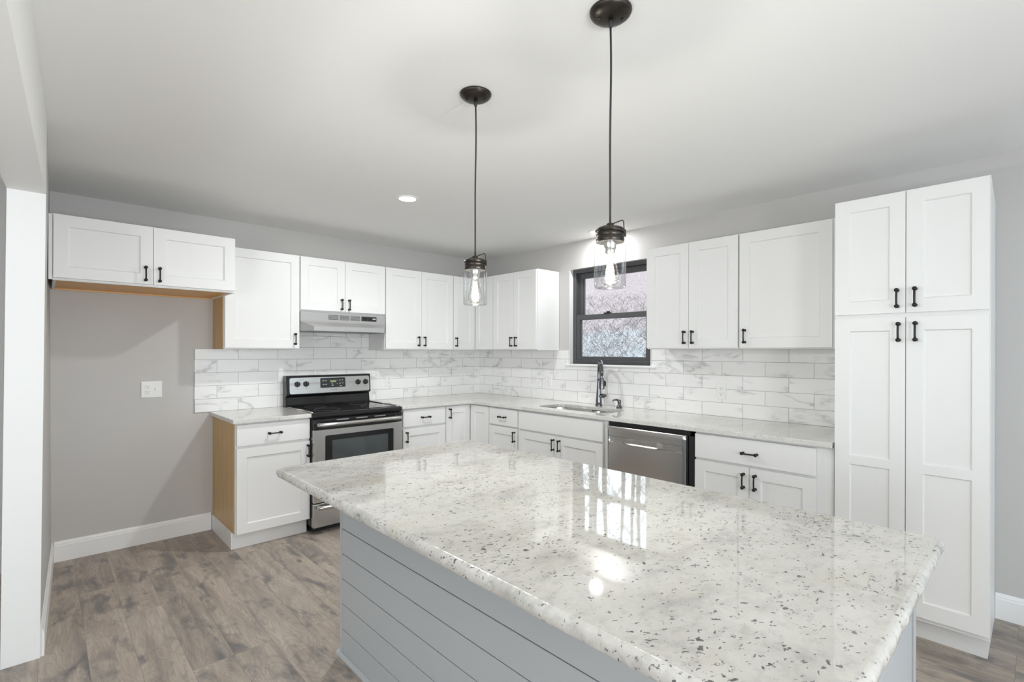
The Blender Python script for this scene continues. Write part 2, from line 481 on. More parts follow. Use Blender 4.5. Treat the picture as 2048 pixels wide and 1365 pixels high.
# ------------------------------------------------------------------ mesh helpers
class MB:
    def __init__(self):
        self.bm = bmesh.new()
        self.mi = 0
    def _f(self, vs):
        try:
            f = self.bm.faces.new(vs)
            f.material_index = self.mi
            return f
        except ValueError:
            return None
    def hexa(self, p):
        """8 corners: bottom ring 0-3 (ccw seen from above), top ring 4-7"""
        v = [self.bm.verts.new(q) for q in p]
        for idx in ((3, 2, 1, 0), (4, 5, 6, 7), (0, 1, 5, 4), (1, 2, 6, 5), (2, 3, 7, 6), (3, 0, 4, 7)):
            self._f([v[i] for i in idx])
        return self
    def box(self, x0, x1, y0, y1, z0, z1):
        x0, x1 = sorted((x0, x1)); y0, y1 = sorted((y0, y1)); z0, z1 = sorted((z0, z1))
        return self.hexa([(x0, y0, z0), (x1, y0, z0), (x1, y1, z0), (x0, y1, z0),
                          (x0, y0, z1), (x1, y0, z1), (x1, y1, z1), (x0, y1, z1)])
    def prism(self, pts, z0, z1):
        a = sum(pts[i][0] * pts[(i + 1) % len(pts)][1] - pts[(i + 1) % len(pts)][0] * pts[i][1] for i in range(len(pts)))
        if a < 0:
            pts = pts[::-1]
        lo = [self.bm.verts.new((x, y, z0)) for x, y in pts]
        hi = [self.bm.verts.new((x, y, z1)) for x, y in pts]
        n = len(pts)
        self._f(lo[::-1]); self._f(hi)
        for i in range(n):
            j = (i + 1) % n
            self._f([lo[i], lo[j], hi[j], hi[i]])
        return self
    def lathe(self, prof, segs=24, mat=None, cap0=True, cap1=True):
        rings = []
        for r, z in prof:
            ring = []
            for k in range(segs):
                a = 2 * PI * k / segs
                p = Vector((r * math.cos(a), r * math.sin(a), z))
                ring.append(self.bm.verts.new(mat @ p if mat else p))
            rings.append(ring)
        for a, b in zip(rings, rings[1:]):
            for k in range(segs):
                j = (k + 1) % segs
                self._f([a[k], a[j], b[j], b[k]])
        if cap0: self._f(rings[0][::-1])
        if cap1: self._f(rings[-1])
        return self
    def tube(self, pts, r, segs=8, closed=False, caps=True):
        pts = [Vector(p) for p in pts]
        n = len(pts)
        rr = r if isinstance(r, (list, tuple)) else [r] * n
        rings = []
        prev = None
        for i, p in enumerate(pts):
            if closed:
                t = (pts[(i + 1) % n] - pts[i - 1]).normalized()
            else:
                t = (pts[min(i + 1, n - 1)] - pts[max(i - 1, 0)]).normalized()
            if prev is None:
                up = Vector((0, 0, 1)) if abs(t.z) < 0.9 else Vector((1, 0, 0))
                u = t.cross(up).normalized()
            else:
                u = (prev - t * prev.dot(t)).normalized()
            prev = u
            w = t.cross(u)
            rings.append([self.bm.verts.new(p + (u * math.cos(2 * PI * k / segs) + w * math.sin(2 * PI * k / segs)) * rr[i]) for k in range(segs)])
        m = n if closed else n - 1
        for i in range(m):
            a, b = rings[i], rings[(i + 1) % n]
            for k in range(segs):
                j = (k + 1) % segs
                self._f([a[k], a[j], b[j], b[k]])
        if caps and not closed:
            self._f(rings[0][::-1]); self._f(rings[-1])
        return self
    def ball(self, c, r, segs=12, rings=8, rot=None):
        rx, ry, rz = r if isinstance(r, (list, tuple)) else (r, r, r)
        mt = Matrix.Translation(c)
        if rot is not None:
            mt = mt @ rot
        mt = mt @ Matrix.Diagonal((rx, ry, rz, 1))
        prof = [(max(1e-4, math.sin(PI * i / rings)), -math.cos(PI * i / rings)) for i in range(rings + 1)]
        return self.lathe(prof, segs, mt)
    def build(self, name, mats, parent=None, smooth=False, bevel=0.0, bsegs=1, loc=None, rot=None):
        bm = self.bm
        bmesh.ops.recalc_face_normals(bm, faces=bm.faces)
        me = bpy.data.meshes.new(name)
        bm.to_mesh(me)
        bm.free()
        if not isinstance(mats, (list, tuple)):
            mats = [mats]
        for m in mats:
            me.materials.append(m)
        if smooth:
            me.polygons.foreach_set('use_smooth', [True] * len(me.polygons))
        o = bpy.data.objects.new(name, me)
        COL.objects.link(o)
        if parent is not None:
            o.parent = parent
        if loc: o.location = loc
        if rot: o.rotation_euler = rot
        if bevel > 0:
            md = o.modifiers.new('edge', 'BEVEL')
            md.width = bevel
            md.segments = bsegs
            md.limit_method = 'ANGLE'
            md.angle_limit = math.radians(40)
        if smooth == 'auto':
            me.set_sharp_from_angle(angle=math.radians(38))
        return o

def thing(name, label, cat, loc=(0, 0, 0), rz=0.0, group=None):
    o = bpy.data.objects.new(name, None)
    o.empty_display_size = 0.1
    o.location = loc
    o.rotation_euler = (0, 0, rz)
    COL.objects.link(o)
    o['label'] = label
    o['category'] = cat
    if group:
        o['group'] = group
    return o

def tag(o, label, cat, group=None, kind=None):
    o['label'] = label
    o['category'] = cat
    if group: o['group'] = group
    if kind: o['kind'] = kind
    return o

def struct(o):
    o['kind'] = 'structure'
    return o

def rrect(x0, x1, y0, y1, r, seg=6):
    pts = []
    for cx, cy, a0 in ((x1 - r, y1 - r, 0), (x0 + r, y1 - r, PI / 2), (x0 + r, y0 + r, PI), (x1 - r, y0 + r, 1.5 * PI)):
        for k in range(seg + 1):
            a = a0 + k * PI / 2 / seg
            pts.append((cx + r * math.cos(a), cy + r * math.sin(a)))
    return pts

# ------------------------------------------------------------------ room shell
ZC = 2.422
FRONT = -7.5          # wall behind the camera
FARL = -7.1           # far wall of the adjoining room

struct(MB().box(FARL - 0.15, 0.16, FRONT - 0.15, 0.15, -0.12, 0.0).build('floor', M['floor']))
struct(MB().box(FARL - 0.15, 0.16, FRONT - 0.15, 0.15, ZC, ZC + 0.12).build('ceiling', M['ceil']))
struct(MB().box(FARL, 0.16, 0.0, 0.15, 0.0, ZC).build('wall_back', M['wall']))

WY0, WY1, WZ0, WZ1 = -1.343, -2.215, 1.272, 2.168   # kitchen window opening
b = MB()
b.box(0, 0.16, WY0, 0, 0, ZC)
b.box(0, 0.16, FRONT, WY1, 0, ZC)
b.box(0, 0.16, WY1, WY0, 0, WZ0)
b.box(0, 0.16, WY1, WY0, WZ1, ZC)
struct(b.build('wall_right', M['wall']))

# front wall (behind the camera) with two openings
b = MB()
FO = [(-1.75, -0.25, 0.40, 2.30), (-3.65, -2.15, 0.25, 2.15)]
xs = [FARL, -3.65, -2.15, -1.75, -0.25, 0.16]
b.box(FARL, -3.65, FRONT - 0.15, FRONT, 0, ZC)
b.box(-2.15, -1.75, FRONT - 0.15, FRONT, 0, ZC)
b.box(-0.25, 0.16, FRONT - 0.15, FRONT, 0, ZC)
for x0, x1, z0, z1 in FO:
    b.box(x0, x1, FRONT - 0.15, FRONT, 0, z0)
    b.box(x0, x1, FRONT - 0.15, FRONT, z1, ZC)
struct(b.build('wall_front', M['wall']))
for n_, (x0, x1, z0, z1) in enumerate(FO):
    b = MB()
    y0, y1 = FRONT - 0.06, FRONT - 0.01
    b.box(x0, x0 + 0.05, y0, y1, z0, z1); b.box(x1 - 0.05, x1, y0, y1, z0, z1)
    b.box(x0 + 0.05, x1 - 0.05, y0, y1, z0, z0 + 0.05); b.box(x0 + 0.05, x1 - 0.05, y0, y1, z1 - 0.05, z1)
    xm = (x0 + x1) / 2
    b.box(xm - 0.03, xm + 0.03, y0, y1, z0 + 0.05, z1 - 0.05)
    struct(b.build('window_%d' % (n_ + 2), M['vinyl']))

# far wall of the adjoining room with one window opening
b = MB()
b.box(FARL - 0.15, FARL, FRONT, -4.6, 0, ZC)
b.box(FARL - 0.15, FARL, -2.6, 0.0, 0, ZC)
b.box(FARL - 0.15, FARL, -4.6, -2.6, 0, 0.5)
b.box(FARL - 0.15, FARL, -4.6, -2.6, 2.2, ZC)
struct(b.build('wall_far_left', M['white']))
b = MB()
x0, x1 = FARL - 0.06, FARL - 0.01
b.box(x0, x1, -4.6, -4.55, 0.5, 2.2); b.box(x0, x1, -2.65, -2.6, 0.5, 2.2)
b.box(x0, x1, -4.55, -2.65, 0.5, 0.55); b.box(x0, x1, -4.55, -2.65, 2.15, 2.2)
b.box(x0, x1, -3.63, -3.57, 0.55, 2.15)
struct(b.build('window_4', M['vinyl']))

# left partition: a stub beside the refrigerator alcove and a header over the wide opening
def xl(y, z):
    yy = max(y, -1.33)
    x = -3.600 + 0.035 * yy + (z / ZC) * (-0.012 - 0.023 * yy)
    return x + (0.037 * (y + 1.33) if y < -1.33 else 0.0)
def slab(bm_, ya, yb, z0, z1, th):
    p = []
    for z in (z0, z1):
        p += [(xl(yb, z) - th, yb, z), (xl(yb, z), yb, z), (xl(ya, z), ya, z), (xl(ya, z) - th, ya, z)]
    bm_.hexa(p)
b = MB()
slab(b, 0.0, -1.33, 0, ZC, 0.125)
slab(b, -1.33, -6.6, 2.092, ZC, 0.125)
slab(b, -6.6, FRONT, 0, ZC, 0.125)
wl = struct(b.build('wall_left', [M['white'], M['wall']]))
for f in wl.data.polygons:
    c = f.center
    if c.y > -1.32 and f.normal.x > 0.9 and c.y > -0.9:
        f.material_index = 1

# baseboards with a small moulded top
def baseboard(name, p0, p1, nrm, h=0.132):
    prof = [(0.0, 0.0), (0.014, 0.0), (0.014, h - 0.028), (0.011, h - 0.022), (0.0115, h - 0.016), (0.006, h - 0.004), (0.004, h), (0.0, h)]
    b = MB()
    rings = []
    for p in (p0, p1):
        rings.append([b.bm.verts.new((p[0] + nrm[0] * d, p[1] + nrm[1] * d, z)) for d, z in prof])
    n = len(prof)
    for i in range(n):
        j = (i + 1) % n
        b._f([rings[0][i], rings[0][j], rings[1][j], rings[1][i]])
    b._f(rings[0]); b._f(rings[1][::-1])
    return struct(b.build(name, M['trim']))
baseboard('baseboard_back', (-3.586, 0.0, 0), (-2.690, 0.0, 0), (0, -1))
baseboard('baseboard_left', (xl(0, 0), 0.0, 0), (xl(-1.32, 0), -1.32, 0), (1, 0))
baseboard('baseboard_right', (0.0, -4.2520, 0), (0.0, FRONT, 0), (-1, 0))

# kitchen window: dark double-hung unit set back in a drywall return, white stool below
b = MB()
fx0, fx1 = 0.050, 0.135
t = 0.038
b.box(fx0, fx1, WY0 - t, WY0, WZ0, WZ1); b.box(fx0, fx1, WY1, WY1 + t, WZ0, WZ1)
b.box(fx0, fx1, WY1 + t, WY0 - t, WZ0, WZ0 + 0.034); b.box(fx0, fx1, WY1 + t, WY0 - t, WZ1 - t, WZ1)
win = struct(b.build('window_1', M['vinyl'], bevel=0.003))
def sash(name, x0, x1, ya, yb, z0, z1, st, rb, rt):
    b = MB()
    b.box(x0, x1, ya - st, ya, z0, z1); b.box(x0, x1, yb, yb + st, z0, z1)
    b.box(x0, x1, yb + st, ya - st, z0, z0 + rb); b.box(x0, x1, yb + st, ya - st, z1 - rt, z1)
    # thin glazing bead
    for (p, q, r, s) in ((ya - st - 0.008, ya - st, z0 + rb, z1 - rt), (yb + st, yb + st + 0.008, z0 + rb, z1 - rt)):
        b.box(x0 + 0.010, x1, p, q, r, s)
    o = b.build(name, M['vinyl'], win, bevel=0.002)
    xm = (x0 + x1) / 2 + 0.004
    MB().box(xm, xm + 0.004, yb + st - 0.004, ya - st + 0.004, z0 + rb - 0.004, z1 - rt + 0.004).build('pane', M['glass'], o)
    return o
sash('upper_sash', 0.094, 0.124, WY0 - t, WY1 + t, 1.690, WZ1 - t, 0.050, 0.036, 0.050)
sash('lower_sash', 0.056, 0.090, WY0 - t, WY1 + t, WZ0 + 0.034, 1.732, 0.042, 0.036, 0.046)
b = MB()
b.box(0.052, 0.078, -1.775, -1.700, 1.732, 1.742); b.box(0.052, 0.066, -1.765, -1.730, 1.742, 1.752)
b.build('sash_lock', M['bronze'], win, bevel=0.002)
b = MB()
b.box(0.0005, 0.0495, WY0 - 0.004, WY0 - 0.0002, WZ0 + 0.0005, WZ1 - 0.0005); b.box(0.0005, 0.0495, WY1 + 0.0002, WY1 + 0.004, WZ0 + 0.0005, WZ1 - 0.0005)
b.box(0.0005, 0.0495, WY1 + 0.004, WY0 - 0.004, WZ1 - 0.004, WZ1 - 0.0004)
b.build('lit_return_lining', M['trim'], win)  # added white lining; paints the light on the drywall return into its colour
MB().box(-0.034, 0.050, -2.272, -1.318, 1.254, 1.272).build('window_stool', M['trim'], win, bevel=0.004, bsegs=2)

# ------------------------------------------------------------------ cabinet builders
RB = -PI / 2
def run_loc(wall, s):
    return ((s, 0, 0), 0.0) if wall == 'A' else ((0, -s, 0), RB)

def handle_mesh(parent, x, yf, z, vert=True, cc=0.0775):
    """bar pull: two round-headed posts and a slightly bowed bar, in wall-run coordinates"""
    b = MB()
    h = cc / 2
    for sgn in (-1, 1):
        px, pz = (x, z + sgn * h) if vert else (x + sgn * h, z)
        mt = Matrix.Translation((px, yf, pz)) @ Matrix.Rotation(PI / 2, 4, 'X')
        b.lathe([(0.0085, 0.0), (0.0075, 0.004), (0.0048, 0.008), (0.0048, 0.018), (0.0085, 0.022), (0.0100, 0.027), (0.0085, 0.032), (0.004, 0.0345)], 12, mt)
    pts = []
    for k in range(7):
        f = k / 6 * 2 - 1
        d = yf - 0.0255 - 0.0045 * (1 - f * f)
        pts.append((x, d, z + f * h) if vert else (x + f * h, d, z))
    b.tube(pts, 0.0046, 8)
    return b.build('handle', M['black'], parent, smooth=True)

def door_mesh(x0, x1, z0, z1, yb, panels, th=0.019, rec=0.009, bev=0.0035):
    """shaker slab: frame face with recessed rectangles. yb = back plane (front is yb - th)"""
    b = MB()
    yf = yb - th
    bm = b.bm
    xs = sorted({x0, x1} | {p[0] for p in panels} | {p[1] for p in panels})
    zs = sorted({z0, z1} | {p[2] for p in panels} | {p[3] for p in panels})
    vf = {}
    def V(x, y, z):
        k = (round(x, 5), round(y, 5), round(z, 5))
        if k not in vf:
            vf[k] = bm.verts.new((x, y, z))
        return vf[k]
    for i in range(len(xs) - 1):
        for j in range(len(zs) - 1):
            xa, xb_, za, zb_ = xs[i], xs[i + 1], zs[j], zs[j + 1]
            xm, zm = (xa + xb_) / 2, (za + zb_) / 2
            if any(p[0] < xm < p[1] and p[2] < zm < p[3] for p in panels):
                continue
            b._f([V(xa, yf, za), V(xb_, yf, za), V(xb_, yf, zb_), V(xa, yf, zb_)])
    for p in panels:
        a = [(p[0], p[2]), (p[1], p[2]), (p[1], p[3]), (p[0], p[3])]
        c = [(p[0] + bev, p[2] + bev), (p[1] - bev, p[2] + bev), (p[1] - bev, p[3] - bev), (p[0] + bev, p[3] - bev)]
        for k in range(4):
            m = (k + 1) % 4
            b._f([bm.verts.new((a[k][0], yf, a[k][1])), bm.verts.new((a[m][0], yf, a[m][1])),
                  bm.verts.new((c[m][0], yf + rec, c[m][1])), bm.verts.new((c[k][0], yf + rec, c[k][1]))])
        b._f([bm.verts.new((q[0], yf + rec, q[1])) for q in c])
    e = [(x0, z0), (x1, z0), (x1, z1), (x0, z1)]
    for k in range(4):
        m = (k + 1) % 4
        b._f([bm.verts.new((e[k][0], yf, e[k][1])), bm.verts.new((e[k][0], yb, e[k][1])),
              bm.verts.new((e[m][0], yb, e[m][1])), bm.verts.new((e[m][0], yf, e[m][1]))])
    b._f([bm.verts.new((q[0], yb, q[1])) for q in e])
    bmesh.ops.remove_doubles(bm, verts=bm.verts, dist=1e-5)
    return b

ST = 0.064
def add_door(parent, x0, x1, z0, z1, yb, hdl=None, name='door', panels='one', rot=None, mat=None):
    g = 0.0015
    x0 += g; x1 -= g
    if panels == 'one':
        panels = [(x0 + ST, x1 - ST, z0 + ST, z1 - ST)]
    elif panels is None:
        panels = []
    o = door_mesh(x0, x1, z0, z1, yb, panels).build(name, mat or M['cab'], parent, bevel=0.0012, rot=rot)
    if hdl:
        handle_mesh(o, hdl[0], yb - 0.019, hdl[1], hdl[2])
    return o

UZ0, UZ1 = 1.399, 2.158
def upper(label, wall, s0, s1, z0, doors, depth=0.305, z1=UZ1, name='wall_cabinet', amber_left=False, group='white wall cabinets', gap=0.001):
    loc, rz = run_loc(wall, s0)
    t = thing(name, label, 'cabinet', loc, rz, group)
    w = s1 - s0
    b = MB()
    b.box(gap, w - gap, -depth, -0.0025, z0, z1)
    b.build('carcass', M['cab'], t, bevel=0.001)
    if amber_left:
        MB().box(-0.0025, gap, -depth + 0.018, -0.0025, z0 + 0.001, z1 - 0.001).build('side_panel', M['maple'], t)['label'] = 'raw maple side panel'
    for (a, c, za, zb, hd) in doors:
        add_door(t, a - s0, c - s0, za, zb, -depth - 0.002, None if hd is None else (hd[0] - s0, hd[1], True))
    return t

HZ = 1.4815
# ---- back wall, left to right
XA = -3.618
t = thing('wall_cabinet', 'short deep white wall cabinet over the empty refrigerator alcove', 'cabinet', (XA, 0, 0), 0, 'white wall cabinets')
w = -2.681 - XA
b = MB()
b.box(0.016, w, -0.61, -0.003, 1.797, UZ1)
b.box(0.016, w, -0.61, -0.590, 1.783, 1.797)
b.box(0.016, 0.030, -0.590, -0.003, 1.783, 1.797)
b.box(w - 0.014, w, -0.590, -0.003, 1.783, 1.797)
b.build('carcass', M['cab'], t, bevel=0.0008)
MB().box(-0.002, 0.0155, -0.622, -0.600, 1.785, UZ1 - 0.006).build('filler_strip', M['cab'], t, bevel=0.001)
MB().box(0.031, w - 0.015, -0.589, -0.004, 1.7925, 1.7965).build('bottom_panel', M['orange'], t)['label'] = 'unpainted orange maple underside'
b = MB(); b.box(0.031, w - 0.015, -0.018, -0.004, 1.783, 1.792)
b.build('hanging_rail', M['orange'], t)
x_m = -3.141 - XA
add_door(t, 0.017, x_m, 1.797, UZ1 - 0.006, -0.612, (-3.181 - XA, 1.859, True))
add_door(t, x_m, w - 0.001, 1.797, UZ1 - 0.006, -0.612, (-3.110 - XA, 1.859, True))

upper('tall white wall cabinet with one door, between the alcove cabinet and the range hood', 'A', -2.678, -2.137, UZ0,
      [(-2.674, -2.139, UZ0 + 0.010, UZ1 - 0.006, (-2.176, HZ))], amber_left=True)
upper('short two-door white wall cabinet directly above the range hood', 'A', -2.135, -1.374, 1.710,
      [(-2.133, -1.757, 1.722, UZ1 - 0.006, (-1.790, 1.782)), (-1.757, -1.376, 1.722, UZ1 - 0.006, (-1.724, 1.782))])
upper('tall two-door white wall cabinet right of the range hood', 'A', -1.372, -0.609, UZ0,
      [(-1.369, -0.987, UZ0 + 0.010, UZ1 - 0.006, (-1.025, HZ)), (-0.987, -0.611, UZ0 + 0.010, UZ1 - 0.006, (-0.958, HZ))])

# corner wall cabinet (L-shaped, two narrow doors meeting in the corner)
t = thing('corner_wall_cabinet', 'L-shaped white wall cabinet in the corner with two narrow doors', 'cabinet', (0, 0, 0), 0, 'white wall cabinets')
b = MB()
b.prism([(-0.003, -0.003), (-0.607, -0.003), (-0.607, -0.305), (-0.305, -0.305), (-0.305, -0.609), (-0.003, -0.609)], UZ0, UZ1)
b.build('carcass', M['cab'], t, bevel=0.001)
add_door(t, -0.607, -0.328, UZ0 + 0.010, UZ1 - 0.006, -0.307, (-0.578, HZ, True))
add_door(t, 0.328, 0.609, UZ0 + 0.010, UZ1 - 0.006, -0.307, None, rot=(0, 0, RB))

# ---- window wall, from the corner to the pantry
upper('two-door white wall cabinet between the corner cabinet and the window', 'B', 0.611, 1.217, UZ0,
      [(0.613, 0.914, UZ0 + 0.010, UZ1 - 0.006, (0.893, HZ)), (0.914, 1.215, UZ0 + 0.010, UZ1 - 0.006, (0.958, HZ))])
upper('two-door white wall cabinet just right of the window', 'B', 2.372, 3.057, UZ0 + 0.008,
      [(2.374, 2.712, UZ0 + 0.016, UZ1, (2.683, HZ + 0.008)), (2.712, 3.054, UZ0 + 0.016, UZ1, (2.744, HZ + 0.008))], z1=UZ1 + 0.006)
t = upper('wide single-door white wall cabinet against the tall pantry', 'B', 3.059, 3.671, UZ0 + 0.008,
          [(3.062, 3.590, UZ0 + 0.016, UZ1, (3.099, HZ + 0.008))], z1=UZ1 + 0.006)

# ---- pantry
t = thing('pantry_cabinet', 'full-height white pantry cabinet with four doors at the end of the run', 'cabinet', (0, -3.674, 0), RB)
w = 4.263 - 3.674
b = MB()
b.prism([(0.0, -0.61), (w, -0.61), (w - 0.013, -0.003), (0.0, -0.003)], 0.115, 2.168)
b.build('carcass', M['cab'], t, bevel=0.001)
MB().box(0.0, w - 0.012, -0.525, -0.003, 0.0, 0.1145).build('toe_kick', M['cab'], t)
s_ = 3.674
for (a, c, za, zb, hx, hz, pn) in (
        (3.676, 3.970, 1.578, 2.162, 3.938, 1.648, [(3.742, 3.906, 1.643, 2.100)]),
        (3.970, 4.262, 1.578, 2.162, 4.006, 1.650, [(4.036, 4.202, 1.643, 2.100)]),
        (3.676, 3.970, 0.140, 1.557, 3.944, 1.485, [(3.744, 3.908, 0.861, 1.493), (3.744, 3.908, 0.212, 0.816)]),
        (3.970, 4.262, 0.140, 1.557, 4.008, 1.486, [(4.036, 4.204, 0.861, 1.493), (4.036, 4.204, 0.212, 0.816)])):
    add_door(t, a - s_, c - s_, za, zb, -0.612, (hx - s_, hz, True), panels=[(p[0] - s_, p[1] - s_, p[2], p[3]) for p in pn])

# ---- base cabinets
BD = 0.61
BZ0, BZ1 = 0.112, 0.883
def base(label, wall, s0, s1, fronts, name='base_cabinet', open_top=False):
    loc, rz = run_loc(wall, s0)
    t = thing(name, label, 'cabinet', loc, rz, 'white base cabinets')
    w = s1 - s0
    if open_top:
        b = MB()
        b.box(0.0005, 0.018, -BD, -0.003, BZ0, BZ1); b.box(w - 0.018, w - 0.0005, -BD, -0.003, BZ0, BZ1)
        b.box(0.018, w - 0.018, -BD, -BD + 0.018, BZ0, BZ1); b.box(0.018, w - 0.018, -0.015, -0.003, BZ0, BZ1)
        b.box(0.018, w - 0.018, -BD + 0.018, -0.015, BZ0, BZ0 + 0.018)
        b.build('carcass', M['cab'], t)
    else:
        MB().box(0.0005, w - 0.0005, -BD, -0.003, BZ0, BZ1).build('carcass', M['cab'], t, bevel=0.001)
    MB().box(0.0005, w - 0.0005, -0.560, -0.40, 0.0, BZ0 - 0.0005).build('toe_kick', M['cab'], t)
    for (kind, a, c, za, zb, hd) in fronts:
        if kind == 'drawer':
            add_door(t, a - s0, c - s0, za, zb, -BD - 0.002, None if hd is None else (hd[0] - s0, hd[1], False), name='drawer' if hd else 'false_front', panels=None)
        else:
            add_door(t, a - s0, c - s0, za, zb, -BD - 0.002, None if hd is None else (hd[0] - s0, hd[1], True))
    return t
DZ, DR0, DR1, DHZ = 0.708, 0.726, 0.872, 0.798
t = base('white base cabinet with raw wood side, between the alcove and the range', 'A', -2.675, -2.168,
         [('drawer', -2.671, -2.170, DR0, DR1, (-2.424, DHZ)), ('door', -2.671, -2.170, 0.118, DZ, (-2.189, 0.637))])
MB().box(-0.004, 0.0002, -0.590, -0.003, 0.118, BZ1 - 0.001).build('side_panel', M['maple'], t)['label'] = 'raw maple side panel'
MB().box(-0.012, 0.0002, -0.562, -0.0155, 0.0, 0.117).build('base_trim', M['trim'], t, bevel=0.002)
base('narrow white drawer-and-door base cabinet right of the range', 'A', -1.372, -0.918,
     [('drawer', -1.370, -0.920, DR0, DR1, (-1.144, DHZ)), ('door', -1.370, -0.920, 0.118, DZ, (-1.338, 0.637))])
t = thing('corner_base_cabinet', 'white corner base cabinet with two door leaves meeting at the inside corner', 'cabinet', (0, 0, 0), 0, 'white base cabinets')
MB().prism([(-0.003, -0.003), (-0.916, -0.003), (-0.916, -BD), (-BD, -BD), (-BD, -0.908), (-0.003, -0.908)], BZ0, BZ1).build('carcass', M['cab'], t, bevel=0.001)
MB().prism([(-0.40, -0.40), (-0.916, -0.40), (-0.916, -0.56), (-0.56, -0.56), (-0.56, -0.908), (-0.40, -0.908)], 0, BZ0 - 0.0005).build('toe_kick', M['cab'], t)
add_door(t, -0.914, -0.634, 0.118, DR1, -BD - 0.002, (-0.878, 0.807, True))
add_door(t, 0.634, 0.906, 0.118, DR1, -BD - 0.002, None, rot=(0, 0, RB))
base('narrow white drawer-and-door base cabinet beside the inside corner on the sink wall', 'B', 0.910, 1.295,
     [('drawer', 0.912, 1.290, DR0 - 0.004, DR1, (1.103, DHZ)), ('door', 0.912, 1.290, 0.118, DZ, (1.257, 0.637))])
base('wide white sink base cabinet with false front and two doors', 'B', 1.297, 2.232,
     [('drawer', 1.302, 2.200, DR0 - 0.008, DR1 - 0.002, None), ('door', 1.302, 1.749, 0.118, DZ - 0.006, (1.715, 0.632)),
      ('door', 1.749, 2.200, 0.118, DZ - 0.006, (1.780, 0.632))], open_top=True)
base('white base cabinet with one wide drawer over two doors, between dishwasher and pantry', 'B', 2.910, 3.670,
     [('drawer', 2.912, 3.592, DR0 - 0.004, DR1, (3.251, 0.792)), ('door', 2.912, 3.246, 0.118, DZ, (3.216, 0.629)),
      ('door', 3.246, 3.592, 0.118, DZ, (3.282, 0.629))])

# ------------------------------------------------------------------ worktops
CT0, CT1 = 0.884, 0.914
b = MB(); b.box(-2.700, -2.168, -0.655, -0.0115, CT0, CT1)
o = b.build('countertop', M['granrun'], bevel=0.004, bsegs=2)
tag(o, 'short granite countertop piece on the base cabinet left of the range', 'countertop', 'granite countertops')

SKX0, SKX1, SKY0, SKY1 = -0.535, -0.205, -2.140, -1.412
def l_top():
    b = MB(); bm = b.bm
    out = [(-0.0115, -0.0115), (-1.388, -0.0115), (-1.388, -0.650)]
    cx, cy, r = -0.72, -0.72, 0.07     # rounded inside corner
    for k in range(9):
        a = PI / 2 - k * PI / 2 / 8
        out.append((cx + r * math.cos(a), cy + r * math.sin(a)))
    out += [(-0.650, -3.668), (-0.0115, -3.668)]
    hole = rrect(SKX0, SKX1, SKY0, SKY1, 0.085, 8)
    def loop(pts, z):
        v = [bm.verts.new((x, y, z)) for x, y in pts]
        return v, [bm.edges.new((v[i], v[(i + 1) % len(v)])) for i in range(len(v))]
    to, te = loop(out, CT1); th, the = loop(hole, CT1)
    bmesh.ops.triangle_fill(bm, use_beauty=True, edges=te + the)
    bo, be = loop(out, CT0); bh, bhe = loop(hole, CT0)
    bmesh.ops.triangle_fill(bm, use_beauty=True, edges=be + bhe)
    for a, c in ((to, bo), (th, bh)):
        for i in range(len(a)):
            j = (i + 1) % len(a)
            b._f([a[i], a[j], c[j], c[i]])
    return b
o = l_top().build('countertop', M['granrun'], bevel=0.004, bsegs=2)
tag(o, 'long L-shaped granite countertop with the sink, turning the corner under the window', 'countertop', 'granite countertops')

# sink: two steel bowls under the cutout
t = thing('sink', 'stainless steel double bowl sink set under the granite by the window', 'sink', (0, 0, 0))
def bowl(x0, x1, y0, y1, ztop, depth, name):
    b = MB()
    rings = []
    for (ins, z) in ((-0.018, ztop), (0.0, ztop), (0.006, ztop - depth + 0.04), (0.02, ztop - depth + 0.008), (0.05, ztop - depth)):
        rings.append([b.bm.verts.new((x, y, z)) for x, y in rrect(x0 + ins, x1 - ins, y0 + ins, y1 - ins, max(0.03, 0.085 - ins), 8)])
    n = len(rings[0])
    for a, c in zip(rings, rings[1:]):
        for i in range(n):
            j = (i + 1) % n
            b._f([a[i], a[j], c[j], c[i]])
    b._f(rings[-1])
    o = b.build(name, M['sink'], t, smooth=True)
    md = o.modifiers.new('wall', 'SOLIDIFY'); md.thickness = 0.002; md.offset = 1
    xm, ym = (x0 + x1) / 2, (y0 + y1) / 2
    MB().lathe([(0.042, 0.0), (0.04, 0.004), (0.02, 0.004), (0.018, 0.001)], 20, Matrix.Translation((xm, ym, ztop - depth + 0.0005))).build('drain', M['sink'], o, smooth='auto')
    return o
bowl(SKX0, SKX1, -1.795, SKY1, 0.8815, 0.20, 'bowl')
bowl(SKX0, SKX1 - 0.01, SKY0, -1.834, 0.8815, 0.17, 'bowl')

# faucet
FX, FY = -0.100, -1.765
t = thing('faucet', 'dark high-arc pull-down kitchen faucet behind the sink', 'faucet', (FX, FY, 0.9145))
MB().lathe([(0.031, 0.0), (0.031, 0.012), (0.028, 0.016), (0.027, 0.035), (0.024, 0.075), (0.019, 0.14), (0.0155, 0.20), (0.0150, 0.215)], 24).build('body', M['chrome'], t, smooth='auto')
dx, dy = math.cos(math.radians(225)), math.sin(math.radians(225))
pts = []
R = 0.085
for z in (0.21, 0.24, 0.27, 0.295):
    pts.append((0, 0, z))
for k in range(1, 15):
    a = k / 14 * PI
    pts.append((dx * R * (1 - math.cos(a)), dy * R * (1 - math.cos(a)), 0.300 + R * 1.02 * math.sin(a)))
pts.append((dx * 2 * R, dy * 2 * R, 0.270))
MB().tube(pts, 0.0145, 14).build('spout', M['chrome'], t, smooth=True)
hx, hy = dx * 2 * R, dy * 2 * R
b = MB()
